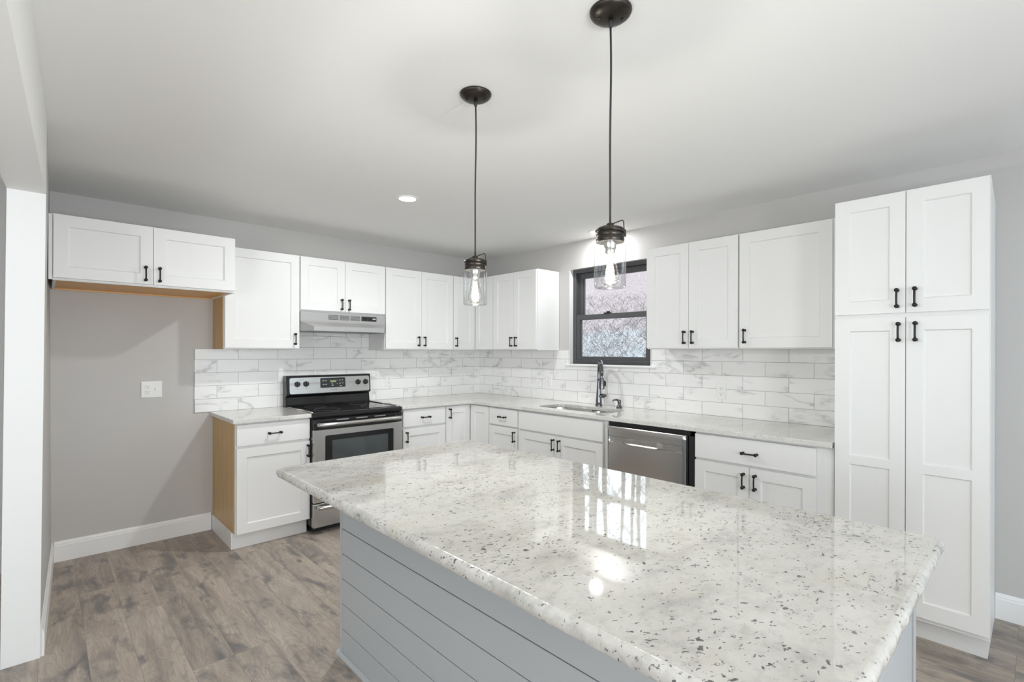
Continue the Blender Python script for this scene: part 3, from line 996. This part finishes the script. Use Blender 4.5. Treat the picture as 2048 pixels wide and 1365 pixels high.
b.lathe([(0.011, 0.272), (0.011, 0.252), (0.0185, 0.250), (0.0195, 0.24), (0.0235, 0.180), (0.0245, 0.170), (0.0245, 0.162), (0.020, 0.158)], 20, Matrix.Translation((hx, hy, 0)))
sh = b.build('spray_head', M['chrome'], t, smooth='auto')
MB().ball((hx + 0.017, hy - 0.020, 0.205), (0.010, 0.010, 0.026)).build('spray_button', M['dark'], sh, smooth=True)
b = MB()
b.lathe([(0.014, 0.0), (0.014, 0.022), (0.010, 0.026)], 14, Matrix.Translation((0.005, -0.014, 0.085)) @ Matrix.Rotation(PI / 2, 4, 'X') @ Matrix.Rotation(-0.9, 4, 'Y'))
b.tube([(0.006, -0.018, 0.088), (0.002, -0.045, 0.088), (-0.008, -0.075, 0.094)], [0.015, 0.0185, 0.012], 12)
b.ball((-0.008, -0.075, 0.094), 0.012)
b.build('lever', M['chrome'], t, smooth=True)
# soap dispenser
t = thing('soap_dispenser', 'small dark soap dispenser pump on the counter right of the faucet', 'soap dispenser', (-0.125, -1.995, 0.9145))
MB().lathe([(0.026, 0.0), (0.025, 0.008), (0.018, 0.020), (0.014, 0.030), (0.012, 0.040), (0.015, 0.046), (0.016, 0.062), (0.012, 0.068)], 18).build('body', M['chrome'], t, smooth='auto')
MB().tube([(0, 0, 0.062), (-0.022, 0.016, 0.072), (-0.042, 0.030, 0.066), (-0.046, 0.033, 0.056)], [0.010, 0.009, 0.007, 0.0065], 10).build('nozzle', M['chrome'], t, smooth=True)

# ------------------------------------------------------------------ backsplash tiles
b = MB()
b.box(-2.8033, -0.0, -0.010, -0.0005, CT1 - 0.0015, 1.398)
b.box(-2.1335, -1.3735, -0.010, -0.0005, 1.3985, 1.640)
o = b.build('backsplash', M['tileA'])
tag(o, 'white marble-look tile backsplash on the back wall behind the range', 'backsplash', 'tile backsplashes')
b = MB()
b.box(-0.010, -0.0005, WY0, -0.0105, CT1 + 0.0005, 1.398)
b.box(-0.010, -0.0005, WY1 - 0.013, WY0, CT1 + 0.0005, 1.2535)
b.box(-0.010, -0.0005, -3.673, WY1 - 0.013, CT1 + 0.0005, 1.406)
o = b.build('backsplash', M['tileB'])
tag(o, 'white marble-look tile backsplash on the window wall behind the sink', 'backsplash', 'tile backsplashes')

# ------------------------------------------------------------------ outlets
def outlet(label, wall, s, z, gangs=1, off=0.0102):
    loc, rz = run_loc(wall, s)
    if wall == 'A': loc = (s, -off, z)
    else: loc = (-off, -s, z)
    t = thing('outlet', label, 'outlet', loc, rz, 'electrical outlets')
    w = 0.072 if gangs == 1 else 0.124
    h = 0.118
    MB().box(-w / 2, w / 2, -0.0055, 0, -h / 2, h / 2).build('cover_plate', M['plate'], t, bevel=0.0025, bsegs=2)
    x0 = 0.0 if gangs == 1 else -0.023
    for zz in (0.0195, -0.0195):
        b = MB()
        b.prism([(x0 + px, pz) for px, pz in rrect(-0.017, 0.017, -0.0145, 0.0145, 0.010, 5)], 0, 0.0030)
        for v in b.bm.verts:
            v.co = Vector((v.co.x, -0.0055 - v.co.z, v.co.y + zz))
        rc = b.build('receptacle', M['plate'], t)
        b = MB()
        b.box(x0 - 0.0078, x0 - 0.0058, -0.0092, -0.0085, zz + 0.000, zz + 0.008)
        b.box(x0 + 0.0055, x0 + 0.0075, -0.0092, -0.0085, zz + 0.000, zz + 0.007)
        b.ball((x0, -0.0086, zz - 0.007), (0.0028, 0.0006, 0.0028), 8, 6)
        b.build('slots', M['slot'], rc)
    if gangs == 2:
        MB().box(0.0185, 0.0285, -0.0115, -0.0056, -0.010, 0.012).build('switch', M['plate'], t, bevel=0.002)
    return t
outlet('two-gang white outlet and switch plate on the grey alcove wall', 'A', -3.068, 1.105, 2, 0.0002)
outlet('white outlet in the tiles just right of the range', 'A', -1.163, 1.098)
outlet('white outlet in the back wall tiles nearest the corner', 'A', -0.250, 1.098)
outlet('white outlet in the tiles between the corner and the faucet', 'B', 1.092, 1.110)
outlet('white outlet in the tiles between the window and the pantry', 'B', 2.806, 1.100)

# ------------------------------------------------------------------ range hood
t = thing('range_hood', 'silver under-cabinet range hood above the cooktop', 'range hood', (-1.7545, 0, 0))
hw = 0.379
b = MB(); bm = b.bm
levels = [  # z, half width at front, front y
    (1.7085, hw, 0.328), (1.634, hw, 0.328), (1.622, hw - 0.004, 0.336), (1.588, 0.312, 0.428), (1.580, 0.308, 0.434), (1.548, 0.308, 0.434)]
rings = []
for z, fw, fy in levels:
    pts = [(-hw, -0.012), (-hw, -0.322), (-fw, -fy), (-fw * 0.33, -fy), (fw * 0.33, -fy), (fw, -fy), (hw, -0.322), (hw, -0.012)]
    rings.append([bm.verts.new((x, y, z)) for x, y in pts])
for a, c in zip(rings, rings[1:]):
    for i in range(8):
        j = (i + 1) % 8
        b._f([a[i], a[j], c[j], c[i]])
b._f(rings[0])
inner = [bm.verts.new((v.co.x * 0.96, v.co.y * 0.97 - 0.004, 1.548)) for v in rings[-1]]
up = [bm.verts.new((v.co.x * 0.96, v.co.y * 0.97 - 0.004, 1.572)) for v in rings[-1]]
for i in range(8):
    j = (i + 1) % 8
    b._f([rings[-1][i], rings[-1][j], inner[j], inner[i]])
    b._f([inner[i], inner[j], up[j], up[i]])
b._f(up)
b.build('canopy', M['hood'], t, bevel=0.002)
for x0, x1 in ((-0.148, -0.062), (-0.050, 0.036), (0.047, 0.133)):
    b = MB()
    b.box(x0, x1, -0.3292, -0.3282, 1.650, 1.690)
    b.mi = 1
    for k in range(5):
        z = 1.6555 + k * 0.0068
        b.box(x0 + 0.002, x1 - 0.002, -0.3305, -0.3293, z, z + 0.0022)
    b.build('vent_grille', [M['vent'], M['hood']], t)
pn = MB().box(0.146, 0.290, -0.3300, -0.3282, 1.650, 1.690).build('control_panel', M['dark'], t, bevel=0.0006)
for x in (0.168, 0.216):
    b = MB()
    b.box(x, x + 0.026, -0.3335, -0.3302, 1.662, 1.680)
    b.build('rocker_switch', M['gloss'], pn, bevel=0.001)
b = MB(); b.box(0.252, 0.283, -0.3306, -0.3302, 1.668, 1.676)
b.build('badge', M['mark'], pn)
b = MB()
b.box(-0.05, 0.07, -0.40, -0.30, 1.562, 1.571)
b.build('lamp_lens', M['plate'], t)

# ------------------------------------------------------------------ range (stove)
RX = -1.7845
t = thing('range', 'black and stainless freestanding electric range with glass cooktop', 'range', (RX, 0, 0), 0)
rw = 0.379
b = MB()
b.box(-rw, rw, -0.632, -0.030, 0.055, 0.872)
b.box(-rw + 0.02, rw - 0.02, -0.600, -0.05, 0.0, 0.055)
b.build('body', M['dark'], t, bevel=0.003)
# cooktop: dark rounded frame with inset glass
b = MB(); bm = b.bm
rows = [(-0.105, 0.914), (-0.60, 0.914), (-0.640, 0.912), (-0.662, 0.903), (-0.668, 0.890), (-0.662, 0.876), (-0.640, 0.873), (-0.105, 0.873)]
prev = None
for sx in (-rw - 0.003, rw + 0.003):
    cur = [bm.verts.new((sx, y, z)) for y, z in rows]
    if prev:
        for i in range(len(rows)):
            j = (i + 1) % len(rows)
            b._f([prev[i], prev[j], cur[j], cur[i]])
        b._f(prev); b._f(cur[::-1])
    prev = cur
ck = b.build('cooktop', M['gloss'], t, bevel=0.002)
MB().box(-rw + 0.022, rw - 0.022, -0.610, -0.125, 0.9143, 0.9165).build('glass_top', M['gloss'], ck, bevel=0.0008)
for sx in (-1, 1):
    b = MB()
    b.tube([(sx * (rw - 0.010), -0.115, 0.9155), (sx * (rw - 0.010), -0.36, 0.9165), (sx * (rw - 0.010), -0.63, 0.9155)], 0.009, 8)
    b.build('side_rail', M['steel'], ck, smooth=True)
for (x, y, r) in ((-0.19, -0.24, 0.085), (0.19, -0.24, 0.075), (-0.19, -0.48, 0.10), (0.19, -0.48, 0.085)):
    ring = [(x + r * math.cos(k * PI / 20), y + r * math.sin(k * PI / 20), 0.9167) for k in range(40)]
    b = MB()
    b.tube(ring, 0.0007, 4, closed=True)
    b.build('burner_ring', M['vent'], ck)
# backguard
b = MB()
prof = [(-0.020, 0.90), (-0.118, 0.90), (-0.092, 0.930), (-0.080, 0.995), (-0.092, 1.004), (-0.112, 1.012), (-0.100, 1.168), (-0.088, 1.176), (-0.020, 1.176)]
rings = []
for sx in (-rw, rw):
    rings.append([b.bm.verts.new((sx, y, z)) for y, z in prof])
n = len(prof)
for i in range(n):
    j = (i + 1) % n
    b._f([rings[0][i], rings[0][j], rings[1][j], rings[1][i]])
b._f(rings[0]); b._f(rings[1][::-1])
bk = b.build('backguard', M['gloss'], t, bevel=0.004, bsegs=2)
# silver control fascia, leaning back slightly
LEAN = math.atan2(0.012, 0.156)
FM = Matrix.Translation((0, -0.1125, 1.012)) @ Matrix.Rotation(-LEAN, 4, 'X') @ Matrix.Rotation(PI / 2, 4, 'X')   # local x right, y up, z out
def fascia(mb):
    for v in mb.bm.verts:
        v.co = FM @ v.co
    return mb
b = MB(); b.prism(rrect(-rw + 0.024, rw - 0.014, 0.010, 0.146, 0.016, 6), 0.0, 0.003)
b.mi = 1
for k in range(11):
    b.box(-0.006 + k * 0.0056, -0.002 + k * 0.0056, 0.030, 0.0345 + (0.002 if k in (0, 9, 10) else 0), 0.0031, 0.0034)
for x in (-0.292, -0.219, 0.253, 0.327):
    b.box(x - 0.006, x + 0.006, 0.121, 0.1232, 0.0031, 0.0034)
    b.box(x - 0.007, x + 0.005, 0.061, 0.0632, 0.0031, 0.0034)
    b.box(x - 0.003, x + 0.002, 0.048, 0.054, 0.0031, 0.0034)
b.box(-0.268, -0.256, 0.130, 0.1325, 0.0031, 0.0034); b.box(-0.251, -0.238, 0.130, 0.1325, 0.0031, 0.0034)
fs = fascia(b).build('control_fascia', [M['steelz'], M['greymark']], t)
b = MB(); b.prism(rrect(-0.096, 0.132, 0.052, 0.138, 0.010, 5), 0.003, 0.0045)
b.mi = 1
for x, y, w_, h_ in ((-0.076, 0.110, 0.013, .006), (-0.054, 0.110, 0.013, .006), (-0.074, 0.078, 0.013, .006), (-0.052, 0.078, 0.013, .006),
                     (0.004, 0.086, 0.010, .003), (0.004, 0.077, 0.014, .003), (0.004, 0.068, 0.020, .003), (0.052, 0.114, .007, .003), (0.052, 0.082, .007, .003),
                     (0.074, 0.113, 0.014, .004), (0.098, 0.113, 0.012, .004), (0.076, 0.084, 0.012, .005), (0.100, 0.086, 0.013, .004), (0.078, 0.063, 0.019, .004)):
    b.box(x, x + w_, y, y + h_, 0.0046, 0.0049)
dp = fascia(b).build('display_panel', [M['dark'], M['mark']], t)
b = MB(); b.box(-0.008, 0.046, 0.098, 0.116, 0.0046, 0.0050)
fascia(b).build('clock_display', M['lcd'], dp)
for x in (-0.292, -0.219, 0.253, 0.327):
    b = MB()
    b.lathe([(0.024, 0.003), (0.0235, 0.012), (0.021, 0.018), (0.004, 0.019)], 24, Matrix.Translation((x, 0.092, 0)))
    b.box(x - 0.0045, x + 0.0045, 0.092 - 0.020, 0.092 + 0.020, 0.017, 0.030)
    kb = fascia(b).build('knob', M['dark'], t, smooth='auto')
    b = MB(); b.box(x - 0.0012, x + 0.0012, 0.092 + 0.010, 0.092 + 0.019, 0.0301, 0.0306)
    fascia(b).build('pointer', M['mark'], kb)
# door
b = MB()
b.box(-rw + 0.002, rw - 0.002, -0.676, -0.634, 0.790, 0.868)
b.build('door_header', M['gloss'], t, bevel=0.004, bsegs=2)
for k in range(3):
    b = MB()
    b.box(-0.20 + k * 0.16, -0.10 + k * 0.16, -0.6785, -0.6762, 0.850, 0.858)
    b.build('vent_trim', M['steel'], t)
b = MB()
b.box(-rw + 0.002, rw - 0.002, -0.684, -0.634, 0.236, 0.789)
dr = b.build('oven_door', M['steelz'], t, bevel=0.005, bsegs=2)
b = MB(); b.prism(rrect(-0.290, 0.290, 0.330, 0.741, 0.012, 5), 0.0, 0.003)
for v in b.bm.verts: v.co = Vector((v.co.x, -0.6845 - v.co.z, v.co.y))
wf = b.build('window_border', M['gloss'], dr)
MB().box(-0.238, 0.238, -0.6890, -0.6878, 0.385, 0.702).build('window_glass', M['ovenglass'], dr)
def bar(z, yf, name, par):
    b = MB()
    pts = [(-0.345, yf, z), (-0.345, yf - 0.030, z), (-0.325, yf - 0.046, z), (-0.20, yf - 0.053, z), (0, yf - 0.055, z), (0.20, yf - 0.053, z), (0.325, yf - 0.046, z), (0.345, yf - 0.030, z), (0.345, yf, z)]
    b.tube(pts, 0.0155, 12)
    return b.build(name, M['steelz'], par, smooth=True)
bar(0.829, -0.676, 'door_handle', t)
dw_ = MB().box(-rw + 0.002, rw - 0.002, -0.680, -0.634, 0.050, 0.230).build('storage_drawer', M['steelz'], t, bevel=0.005, bsegs=2)
bar(0.205, -0.680, 'drawer_handle', dw_)

# ------------------------------------------------------------------ dishwasher
t = thing('dishwasher', 'stainless steel dishwasher under the counter right of the sink', 'dishwasher', (0, -2.236, 0), RB)
MB().box(0.002, 0.632, -0.600, -0.02, 0.10, 0.880).build('tub', M['dark'], t)
MB().box(0.006, 0.670, -0.540, -0.40, 0.0, 0.0995).build('toe_panel', M['dark'], t)
MB().box(0.6335, 0.671, -0.622, -0.30, 0.1005, 0.846).build('side_gasket', M['dark'], t)
b = MB(); bm = b.bm
# bowed steel door with a long pocket handle
dx0, dx1, dz0, dz1 = 0.024, 0.630, 0.115, 0.852
hx0, hx1, hz0, hz1 = 0.042, 0.606, 0.738, 0.784
xs = [dx0, 0.032, hx0, hx0 + 0.006] + [hx0 + 0.006 + (hx1 - hx0 - 0.012) * k / 16 for k in range(1, 16)] + [hx1 - 0.006, hx1, 0.622, dx1]
zs = [dz0, 0.125, 0.3, 0.5, 0.66, hz0, hz0 + 0.006, (hz0 + hz1) / 2, hz1 - 0.005, hz1, 0.82, 0.843, dz1]
def yfr(x, z):
    f = (x - (dx0 + dx1) / 2) / ((dx1 - dx0) / 2)
    y = -0.664 - 0.006 * (1 - f * f)
    if x < 0.030 or x > 0.624: y += 0.006
    if z > 0.846 or z < 0.12: y += 0.006
    if hx0 + 0.003 <= x <= hx1 - 0.003 and hz0 + 0.003 <= z <= hz1 - 0.003:
        g = abs(x - 0.327) / 0.10
        scoop = 0.018 if g < 1 else max(0.007, 0.018 - (g - 1) * 0.03)
        y += scoop * (1.0 if z < hz1 - 0.02 else 1.15)
    return y
grid = [[bm.verts.new((x, yfr(x, z), z)) for z in zs] for x in xs]
for i in range(len(xs) - 1):
    for j in range(len(zs) - 1):
        b._f([grid[i][j], grid[i + 1][j], grid[i + 1][j + 1], grid[i][j + 1]])
rim = [grid[i][0] for i in range(len(xs))] + [grid[-1][j] for j in range(1, len(zs))] + [grid[i][-1] for i in range(len(xs) - 2, -1, -1)] + [grid[0][j] for j in range(len(zs) - 2, 0, -1)]
backv = [bm.verts.new((v.co.x, -0.6015, v.co.z)) for v in rim]
for i in range(len(rim)):
    j = (i + 1) % len(rim)
    b._f([rim[i], rim[j], backv[j], backv[i]])
b._f(backv)
b.build('door', M['steel'], t, smooth='auto')

# ------------------------------------------------------------------ island
IT = 0.886
t = thing('island', 'blue-grey kitchen island with horizontal board sides', 'island', (0, 0, 0))
ix0, ix1, iy0, iy1 = -2.643, -1.945, -4.185, -2.218
MB().box(ix0 + 0.014, ix1 - 0.012, iy0 + 0.012, iy1 - 0.012, 0.0, IT - 0.0355).build('core', M['islanddark'], t)
b = MB()
edges = [0.0, 0.119, 0.233, 0.347, 0.461, 0.575, 0.689, 0.803, 0.850]
for z0, z1 in zip(edges, edges[1:]):
    b.box(ix0, ix0 + 0.013, iy0 + 0.0125, iy1 - 0.0125, z0 + (0.002 if z0 else 0), z1 - 0.0018)
b.build('board_siding', M['island'], t, bevel=0.0012)
for x in (ix0, ix1 - 0.011):
    MB().box(x - 0.003, x + 0.012, iy1 - 0.012, iy1 + 0.003, 0, 0.850).build('corner_trim', M['island'], t, bevel=0.001)
MB().box(ix0 + 0.0135, ix1 - 0.0125, iy1 - 0.0115, iy1 - 0.001, 0, 0.850).build('back_panel', M['island'], t)
MB().box(ix0 + 0.0, ix1 - 0.040, iy0, iy0 + 0.0115, 0, 0.850).build('end_panel', M['island'], t, bevel=0.001)
MB().box(ix1 - 0.028, ix1 + 0.003, iy0 - 0.003, iy0 + 0.0115, 0, 0.850).build('corner_trim', M['island'], t, bevel=0.001)
MB().box(ix1 - 0.0115, ix1, iy0 + 0.012, iy1 - 0.012, 0.0, 0.850).build('side_panel', M['island'], t)
# quarter-round shoe along the foot
b = MB()
q = [(0, 0)] + [(0.016 * math.cos(k * PI / 12), 0.018 * math.sin(k * PI / 12)) for k in range(7)]
rings = []
for y in (iy0 - 0.001, iy1 + 0.014):
    rings.append([b.bm.verts.new((ix0 - 0.0005 - d, y, z)) for d, z in q])
for i in range(len(q)):
    j = (i + 1) % len(q)
    b._f([rings[0][i], rings[0][j], rings[1][j], rings[1][i]])
b._f(rings[0]); b._f(rings[1][::-1])
b.build('shoe_moulding', M['island'], t)

# island top: thick granite slab with a rough chiselled edge
def island_top():
    b = MB(); bm = b.bm
    x0, x1, y0, y1 = -2.918, -1.868, -4.238, -2.166
    # dense outline with rounded corners
    base_pts = []
    def arc(cx, cy, r, a0, n):
        for k in range(n + 1):
            a = a0 + k * PI / 2 / n
            base_pts.append((cx + r * math.cos(a), cy + r * math.sin(a), math.cos(a), math.sin(a)))
    def line(p, q, nx, ny, step=0.007):
        d = math.hypot(q[0] - p[0], q[1] - p[1]); n = int(d / step)
        for k in range(1, n):
            f = k / n
            base_pts.append((p[0] + (q[0] - p[0]) * f, p[1] + (q[1] - p[1]) * f, nx, ny))
    r = 0.045
    arc(x1 - r, y1 - r, r, 0, 8)
    line((x1 - r, y1), (x0 + r, y1), 0, 1)
    arc(x0 + r, y1 - r, r, PI / 2, 8)
    line((x0, y1 - r), (x0, y0 + r), -1, 0)
    r2 = 0.02
    arc(x0 + r2, y0 + r2, r2, PI, 5)
    line((x0 + r2, y0), (x1 - r2, y0), 0, -1)
    arc(x1 - r2, y0 + r2, r2, 1.5 * PI, 5)
    line((x1, y0 + r2), (x1, y1 - r), 1, 0)
    layers = [(-0.014, 0.0, 0.0), (-0.009, -0.0005, 0.0022), (-0.004, -0.003, 0.0032), (0.0, -0.009, 0.0045), (0.001, -0.017, 0.0050), (0.0, -0.026, 0.0045), (-0.003, -0.032, 0.0030), (-0.010, -0.0345, 0.0)]
    rings = []
    for li, (off, dz, amp) in enumerate(layers):
        ring = []
        for (x, y, nx, ny) in base_pts:
            d = off
            if amp:
                p = Vector((x, y, dz))
                d += amp * (mnoise.noise(p * 24) * 0.35 + mnoise.noise(p * 90 + Vector((5, 1, 2))) * 0.30 + mnoise.noise(p * 9) * 0.45)
            zz = IT + dz
            if 1 <= li <= 2:
                zz += 0.0012 * mnoise.noise(Vector((x, y, 3.3)) * 60) - 0.0006
            ring.append(bm.verts.new((x + nx * d, y + ny * d, zz)))
        rings.append(ring)
    n = len(base_pts)
    b.mi = 1
    for a, c in zip(rings, rings[1:]):
        for i in range(n):
            j = (i + 1) % n
            b._f([a[i], a[j], c[j], c[i]])
    b.mi = 0
    b._f(rings[0]); b._f(rings[-1][::-1])
    return b
o = island_top().build('countertop', [M['granite'], M['gredge']], smooth='auto')
for p in o.data.polygons:
    if len(p.vertices) > 4:
        p.use_smooth = False
tag(o, 'large granite island slab with rough chiselled edges in the foreground', 'countertop', 'granite countertops')

# ------------------------------------------------------------------ pendant lights
def pendant(label, x, y, zb, ztop_jar, tilt):
    t = thing('pendant_light', label, 'pendant light', (x, y, 0), tilt, 'glass jar pendant lights')
    MB().lathe([(0.0635, ZC - 0.001), (0.0635, ZC - 0.005), (0.0605, ZC - 0.011), (0.052, ZC - 0.018), (0.036, ZC - 0.024), (0.016, ZC - 0.027), (0.006, ZC - 0.0275)], 40).build('canopy', M['bronze'], t, smooth='auto')
    MB().lathe([(0.0075, ZC - 0.026), (0.008, ZC - 0.036), (0.006, ZC - 0.048), (0.0038, ZC - 0.052)], 14).build('strain_relief', M['dark'], t, smooth=True)
    for sx in (-1, 1):
        MB().ball((0.036 * sx, 0.004 * sx, ZC - 0.0255), 0.0042, 10, 6).build('screw', M['dark'], t, smooth=True)
    pts = []
    for k in range(15):
        f = k / 14
        z = ZC - 0.05 + (ztop_jar + 0.054 - ZC + 0.05) * f
        pts.append((0.0022 * math.sin(f * 7.0) * (1 - f), 0.0016 * math.sin(f * 5 + 1) * (1 - f), z))
    MB().tube(pts, 0.0032, 8).build('cord', M['cord'], t, smooth=True)
    # lid: ribbed cap with a raised centre
    zt = ztop_jar
    cap = MB().lathe([(0.0405, zt - 0.004), (0.0425, zt), (0.0425, zt + 0.010), (0.0412, zt + 0.012), (0.0425, zt + 0.014), (0.0425, zt + 0.024),
                (0.0412, zt + 0.026), (0.0422, zt + 0.028), (0.0415, zt + 0.036), (0.036, zt + 0.040), (0.013, zt + 0.042), (0.0115, zt + 0.052), (0.005, zt + 0.056)], 36).build('lid', M['bronze'], t, smooth='auto')
    # wire bail clipped over the lid
    b = MB()
    b.tube([(0, 0, zt + 0.050), (0.026, 0, zt + 0.060), (0.037, 0, zt + 0.064), (0.0405, 0, zt + 0.060), (0.0415, 0, zt + 0.045), (0.0440, 0, zt + 0.020)], 0.0018, 6)
    b.tube([(0, 0, zt + 0.050), (-0.020, 0, zt + 0.046), (-0.040, 0, zt + 0.037), (-0.0445, 0, zt + 0.028)], 0.0018, 6)
    ring = [(0.0442 * math.cos(2 * PI * k / 32), 0.0442 * math.sin(2 * PI * k / 32), zt + 0.027 - 0.004 * math.cos(2 * PI * k / 32)) for k in range(32)]
    b.tube(ring, 0.0018, 6, closed=True)
    b.box(0.041, 0.0475, -0.006, 0.006, zt + 0.014, zt + 0.034)
    b.build('wire_bail', M['bronze'], cap, smooth='auto')
    # glass jar: closed thick-walled cylinder with a flat base
    j = MB()
    prof = [(0.040, zt - 0.002), (0.0450, zt - 0.006), (0.0478, zt - 0.014), (0.0480, zb + 0.012), (0.0470, zb + 0.004), (0.0440, zb), (0.003, zb)]
    j.lathe(prof, 48, None, False, True)
    j.build('glass_jar', M['jar'], t, smooth='auto')
    MB().lathe([(0.019, zt), (0.019, zt - 0.022), (0.0165, zt - 0.026), (0.0155, zt - 0.036)], 20).build('socket', M['steel'], t, smooth='auto')
    bz = zt - 0.034
    bl = MB().lathe([(0.013, bz), (0.014, bz - 0.008), (0.021, bz - 0.040), (0.0275, bz - 0.066), (0.0290, bz - 0.078), (0.0260, bz - 0.092), (0.016, bz - 0.101), (0.002, bz - 0.103)], 28).build('bulb', M['bulb'], t, smooth=True)
    hel = []
    for k in range(121):
        f = k / 120
        a = f * 2 * PI * 9
        r = 0.0055 + 0.0085 * f
        hel.append((r * math.cos(a), r * math.sin(a), bz - 0.016 - 0.066 * f))
    MB().tube(hel, 0.0014, 5).build('filament', M['glow'], bl, smooth=True)
    pd = bpy.data.lights.new('pendant_bulb_light', 'POINT')
    pd.energy = 14.5
    pd.color = (1.0, 0.985, 0.96)
    pd.shadow_soft_size = 0.012
    po = bpy.data.objects.new('pendant_bulb_light', pd)
    po.location = (0, 0, bz - 0.050)
    COL.objects.link(po)
    po.parent = t
    return t
pendant('glass jar pendant on a black cord, hanging nearer the cabinet corner', -2.373, -2.8555, 1.573, 1.716, -0.80)
pendant('glass jar pendant on a black cord, hanging in front of the window', -2.383, -3.517, 1.580, 1.722, -0.80)

# ------------------------------------------------------------------ recessed ceiling lights
def downlight(label, x, y, power):
    t = thing('recessed_light', label, 'recessed light', (x, y, ZC), 0, 'recessed ceiling lights')
    MB().lathe([(0.078, -0.0002), (0.076, -0.004), (0.058, -0.006), (0.054, -0.002)], 36, None, False, False).build('trim_ring', M['plate'], t, smooth='auto')
    MB().lathe([(0.054, -0.0018), (0.02, -0.0022), (0.001, -0.0022)], 36, None, False, True).build('lens', M['lens'], t, smooth=True)
    a = area_light('recessed_light_beam', (0, 0, -0.008), (0, 0, 0), 0.09, 0.09, power, (0.97, 0.985, 1.0), 'DISK')
    a.parent = t
    return t
downlight('lit round recessed light in the ceiling in front of the range', -1.845, -1.474, 18.5)
downlight('lit round recessed light in the ceiling above the sink window', -0.165, -1.790, 6.5)

# ------------------------------------------------------------------ outside: slope, brush and bare trees
def hz(x, y):
    base = -0.2 + 0.300 * max(0.0, x - 1.0)
    if x > 22: base = -0.2 + 0.300 * 21 + (x - 22) * 0.03
    base += (y - 11) * 0.075 * min(1.0, max(0.0, (x - 5) / 10)) * 1.0
    return base + 0.25 * mnoise.noise(Vector((x * 0.3, y * 0.3, 0))) + 0.06 * mnoise.noise(Vector((x * 1.7, y * 1.7, 4)))
b = MB(); bm = b.bm
NX, NY = 90, 80
gx = [0.25 + 34 * (i / NX) ** 1.25 for i in range(NX + 1)]
gy = [-12 + 44 * j / NY for j in range(NY + 1)]
grid = [[bm.verts.new((x, y, hz(x, y))) for y in gy] for x in gx]
for i in range(NX):
    for j in range(NY):
        b._f([grid[i][j], grid[i + 1][j], grid[i + 1][j + 1], grid[i][j + 1]])
struct(b.build('ground_slope', M['hill'], smooth=True))

# dry brush on the slope: one uncountable mass of thin stems
rnd = random.Random(3)
b = MB()
for k in range(1300):
    x = rnd.uniform(3.5, 14.5)
    y = rnd.uniform(-4.41 + (x + 3.63) * 0.56, -4.41 + (x + 3.63) * 0.88)
    z = hz(x, y)
    for q in range(2):
        a = rnd.uniform(0, 2 * PI); ln = rnd.uniform(0.10, 0.34)
        p0 = Vector((x, y, z - 0.02))
        p1 = p0 + Vector((math.cos(a) * ln * 0.5, math.sin(a) * ln * 0.5, ln * 0.6))
        p2 = p1 + Vector((math.cos(a + 0.6) * ln * 0.4, math.sin(a + 0.6) * ln * 0.4, ln * 0.15))
        b.tube([p0, p1, p2], [0.005, 0.004, 0.002], 3, caps=False)
o = b.build('dry_brush', M['twig'])
tag(o, 'mass of dry brush stems on the slope outside the window', 'brush', kind='stuff')

def tree(label, x, y, h, r, lean, seed):
    rn = random.Random(seed)
    z0 = hz(x, y) - 0.15
    t = thing('bare_tree', label, 'tree', (x, y, z0), 0, 'bare winter trees on the slope outside the window')
    b = MB()
    trunk = []
    n = 10
    for k in range(n + 1):
        f = k / n
        trunk.append(Vector((lean * h * f * f + 0.10 * math.sin(f * 6 + seed), 0.10 * math.cos(f * 5 + seed) + lean * 0.3 * h * f, h * f)))
    b.tube(trunk, [r * (1 - 0.75 * k / n) for k in range(n + 1)], 8)
    b.build('trunk', M['bark'], t, smooth=True)
    b = MB()
    def branch(p, d, ln, rad, lev):
        pts = [p]; q = p.copy(); dd = d.copy()
        for s in range(4):
            dd = (dd + Vector((rn.uniform(-.25, .25), rn.uniform(-.25, .25), rn.uniform(-.05, .25)))).normalized()
            q = q + dd * ln / 4
            pts.append(q.copy())
        b.tube(pts, [rad, rad * .8, rad * .6, rad * .4, rad * .2], 4, caps=False)
        if lev > 0:
            for s in (2, 3, 4):
                a = rn.uniform(0, 2 * PI)
                nd = (dd + Vector((math.cos(a), math.sin(a), rn.uniform(0, .6))) * 0.8).normalized()
                branch(pts[s], nd, ln * rn.uniform(.4, .6), rad * .45, lev - 1)
    for k in range(11):
        f = rn.uniform(0.12, 0.85)
        i = min(n - 1, int(f * n))
        p = trunk[i].lerp(trunk[i + 1], f * n - i)
        a = rn.uniform(0, 2 * PI)
        branch(p, Vector((math.cos(a), math.sin(a), rn.uniform(0.3, 1.0))).normalized(), h * 0.17 * (1.15 - f), r * 0.34 * (1.1 - f * 0.6), 2)
    b.build('branches', M['bark'], t)
rnd = random.Random(11)
spots = []
for k in range(11):
    x = 16.5 + 13 * ((k * 0.3819) % 1.0)
    s = 0.575 + 0.325 * ((k * 0.618) % 1.0)
    spots.append((x, -4.41 + (x + 3.63) * s, rnd.uniform(9.5, 14), rnd.uniform(0.12, 0.24), rnd.uniform(-0.03, 0.03)))
for k, sp in enumerate(spots):
    tree('bare grey tree standing on the slope outside the window', *sp, seed=k)
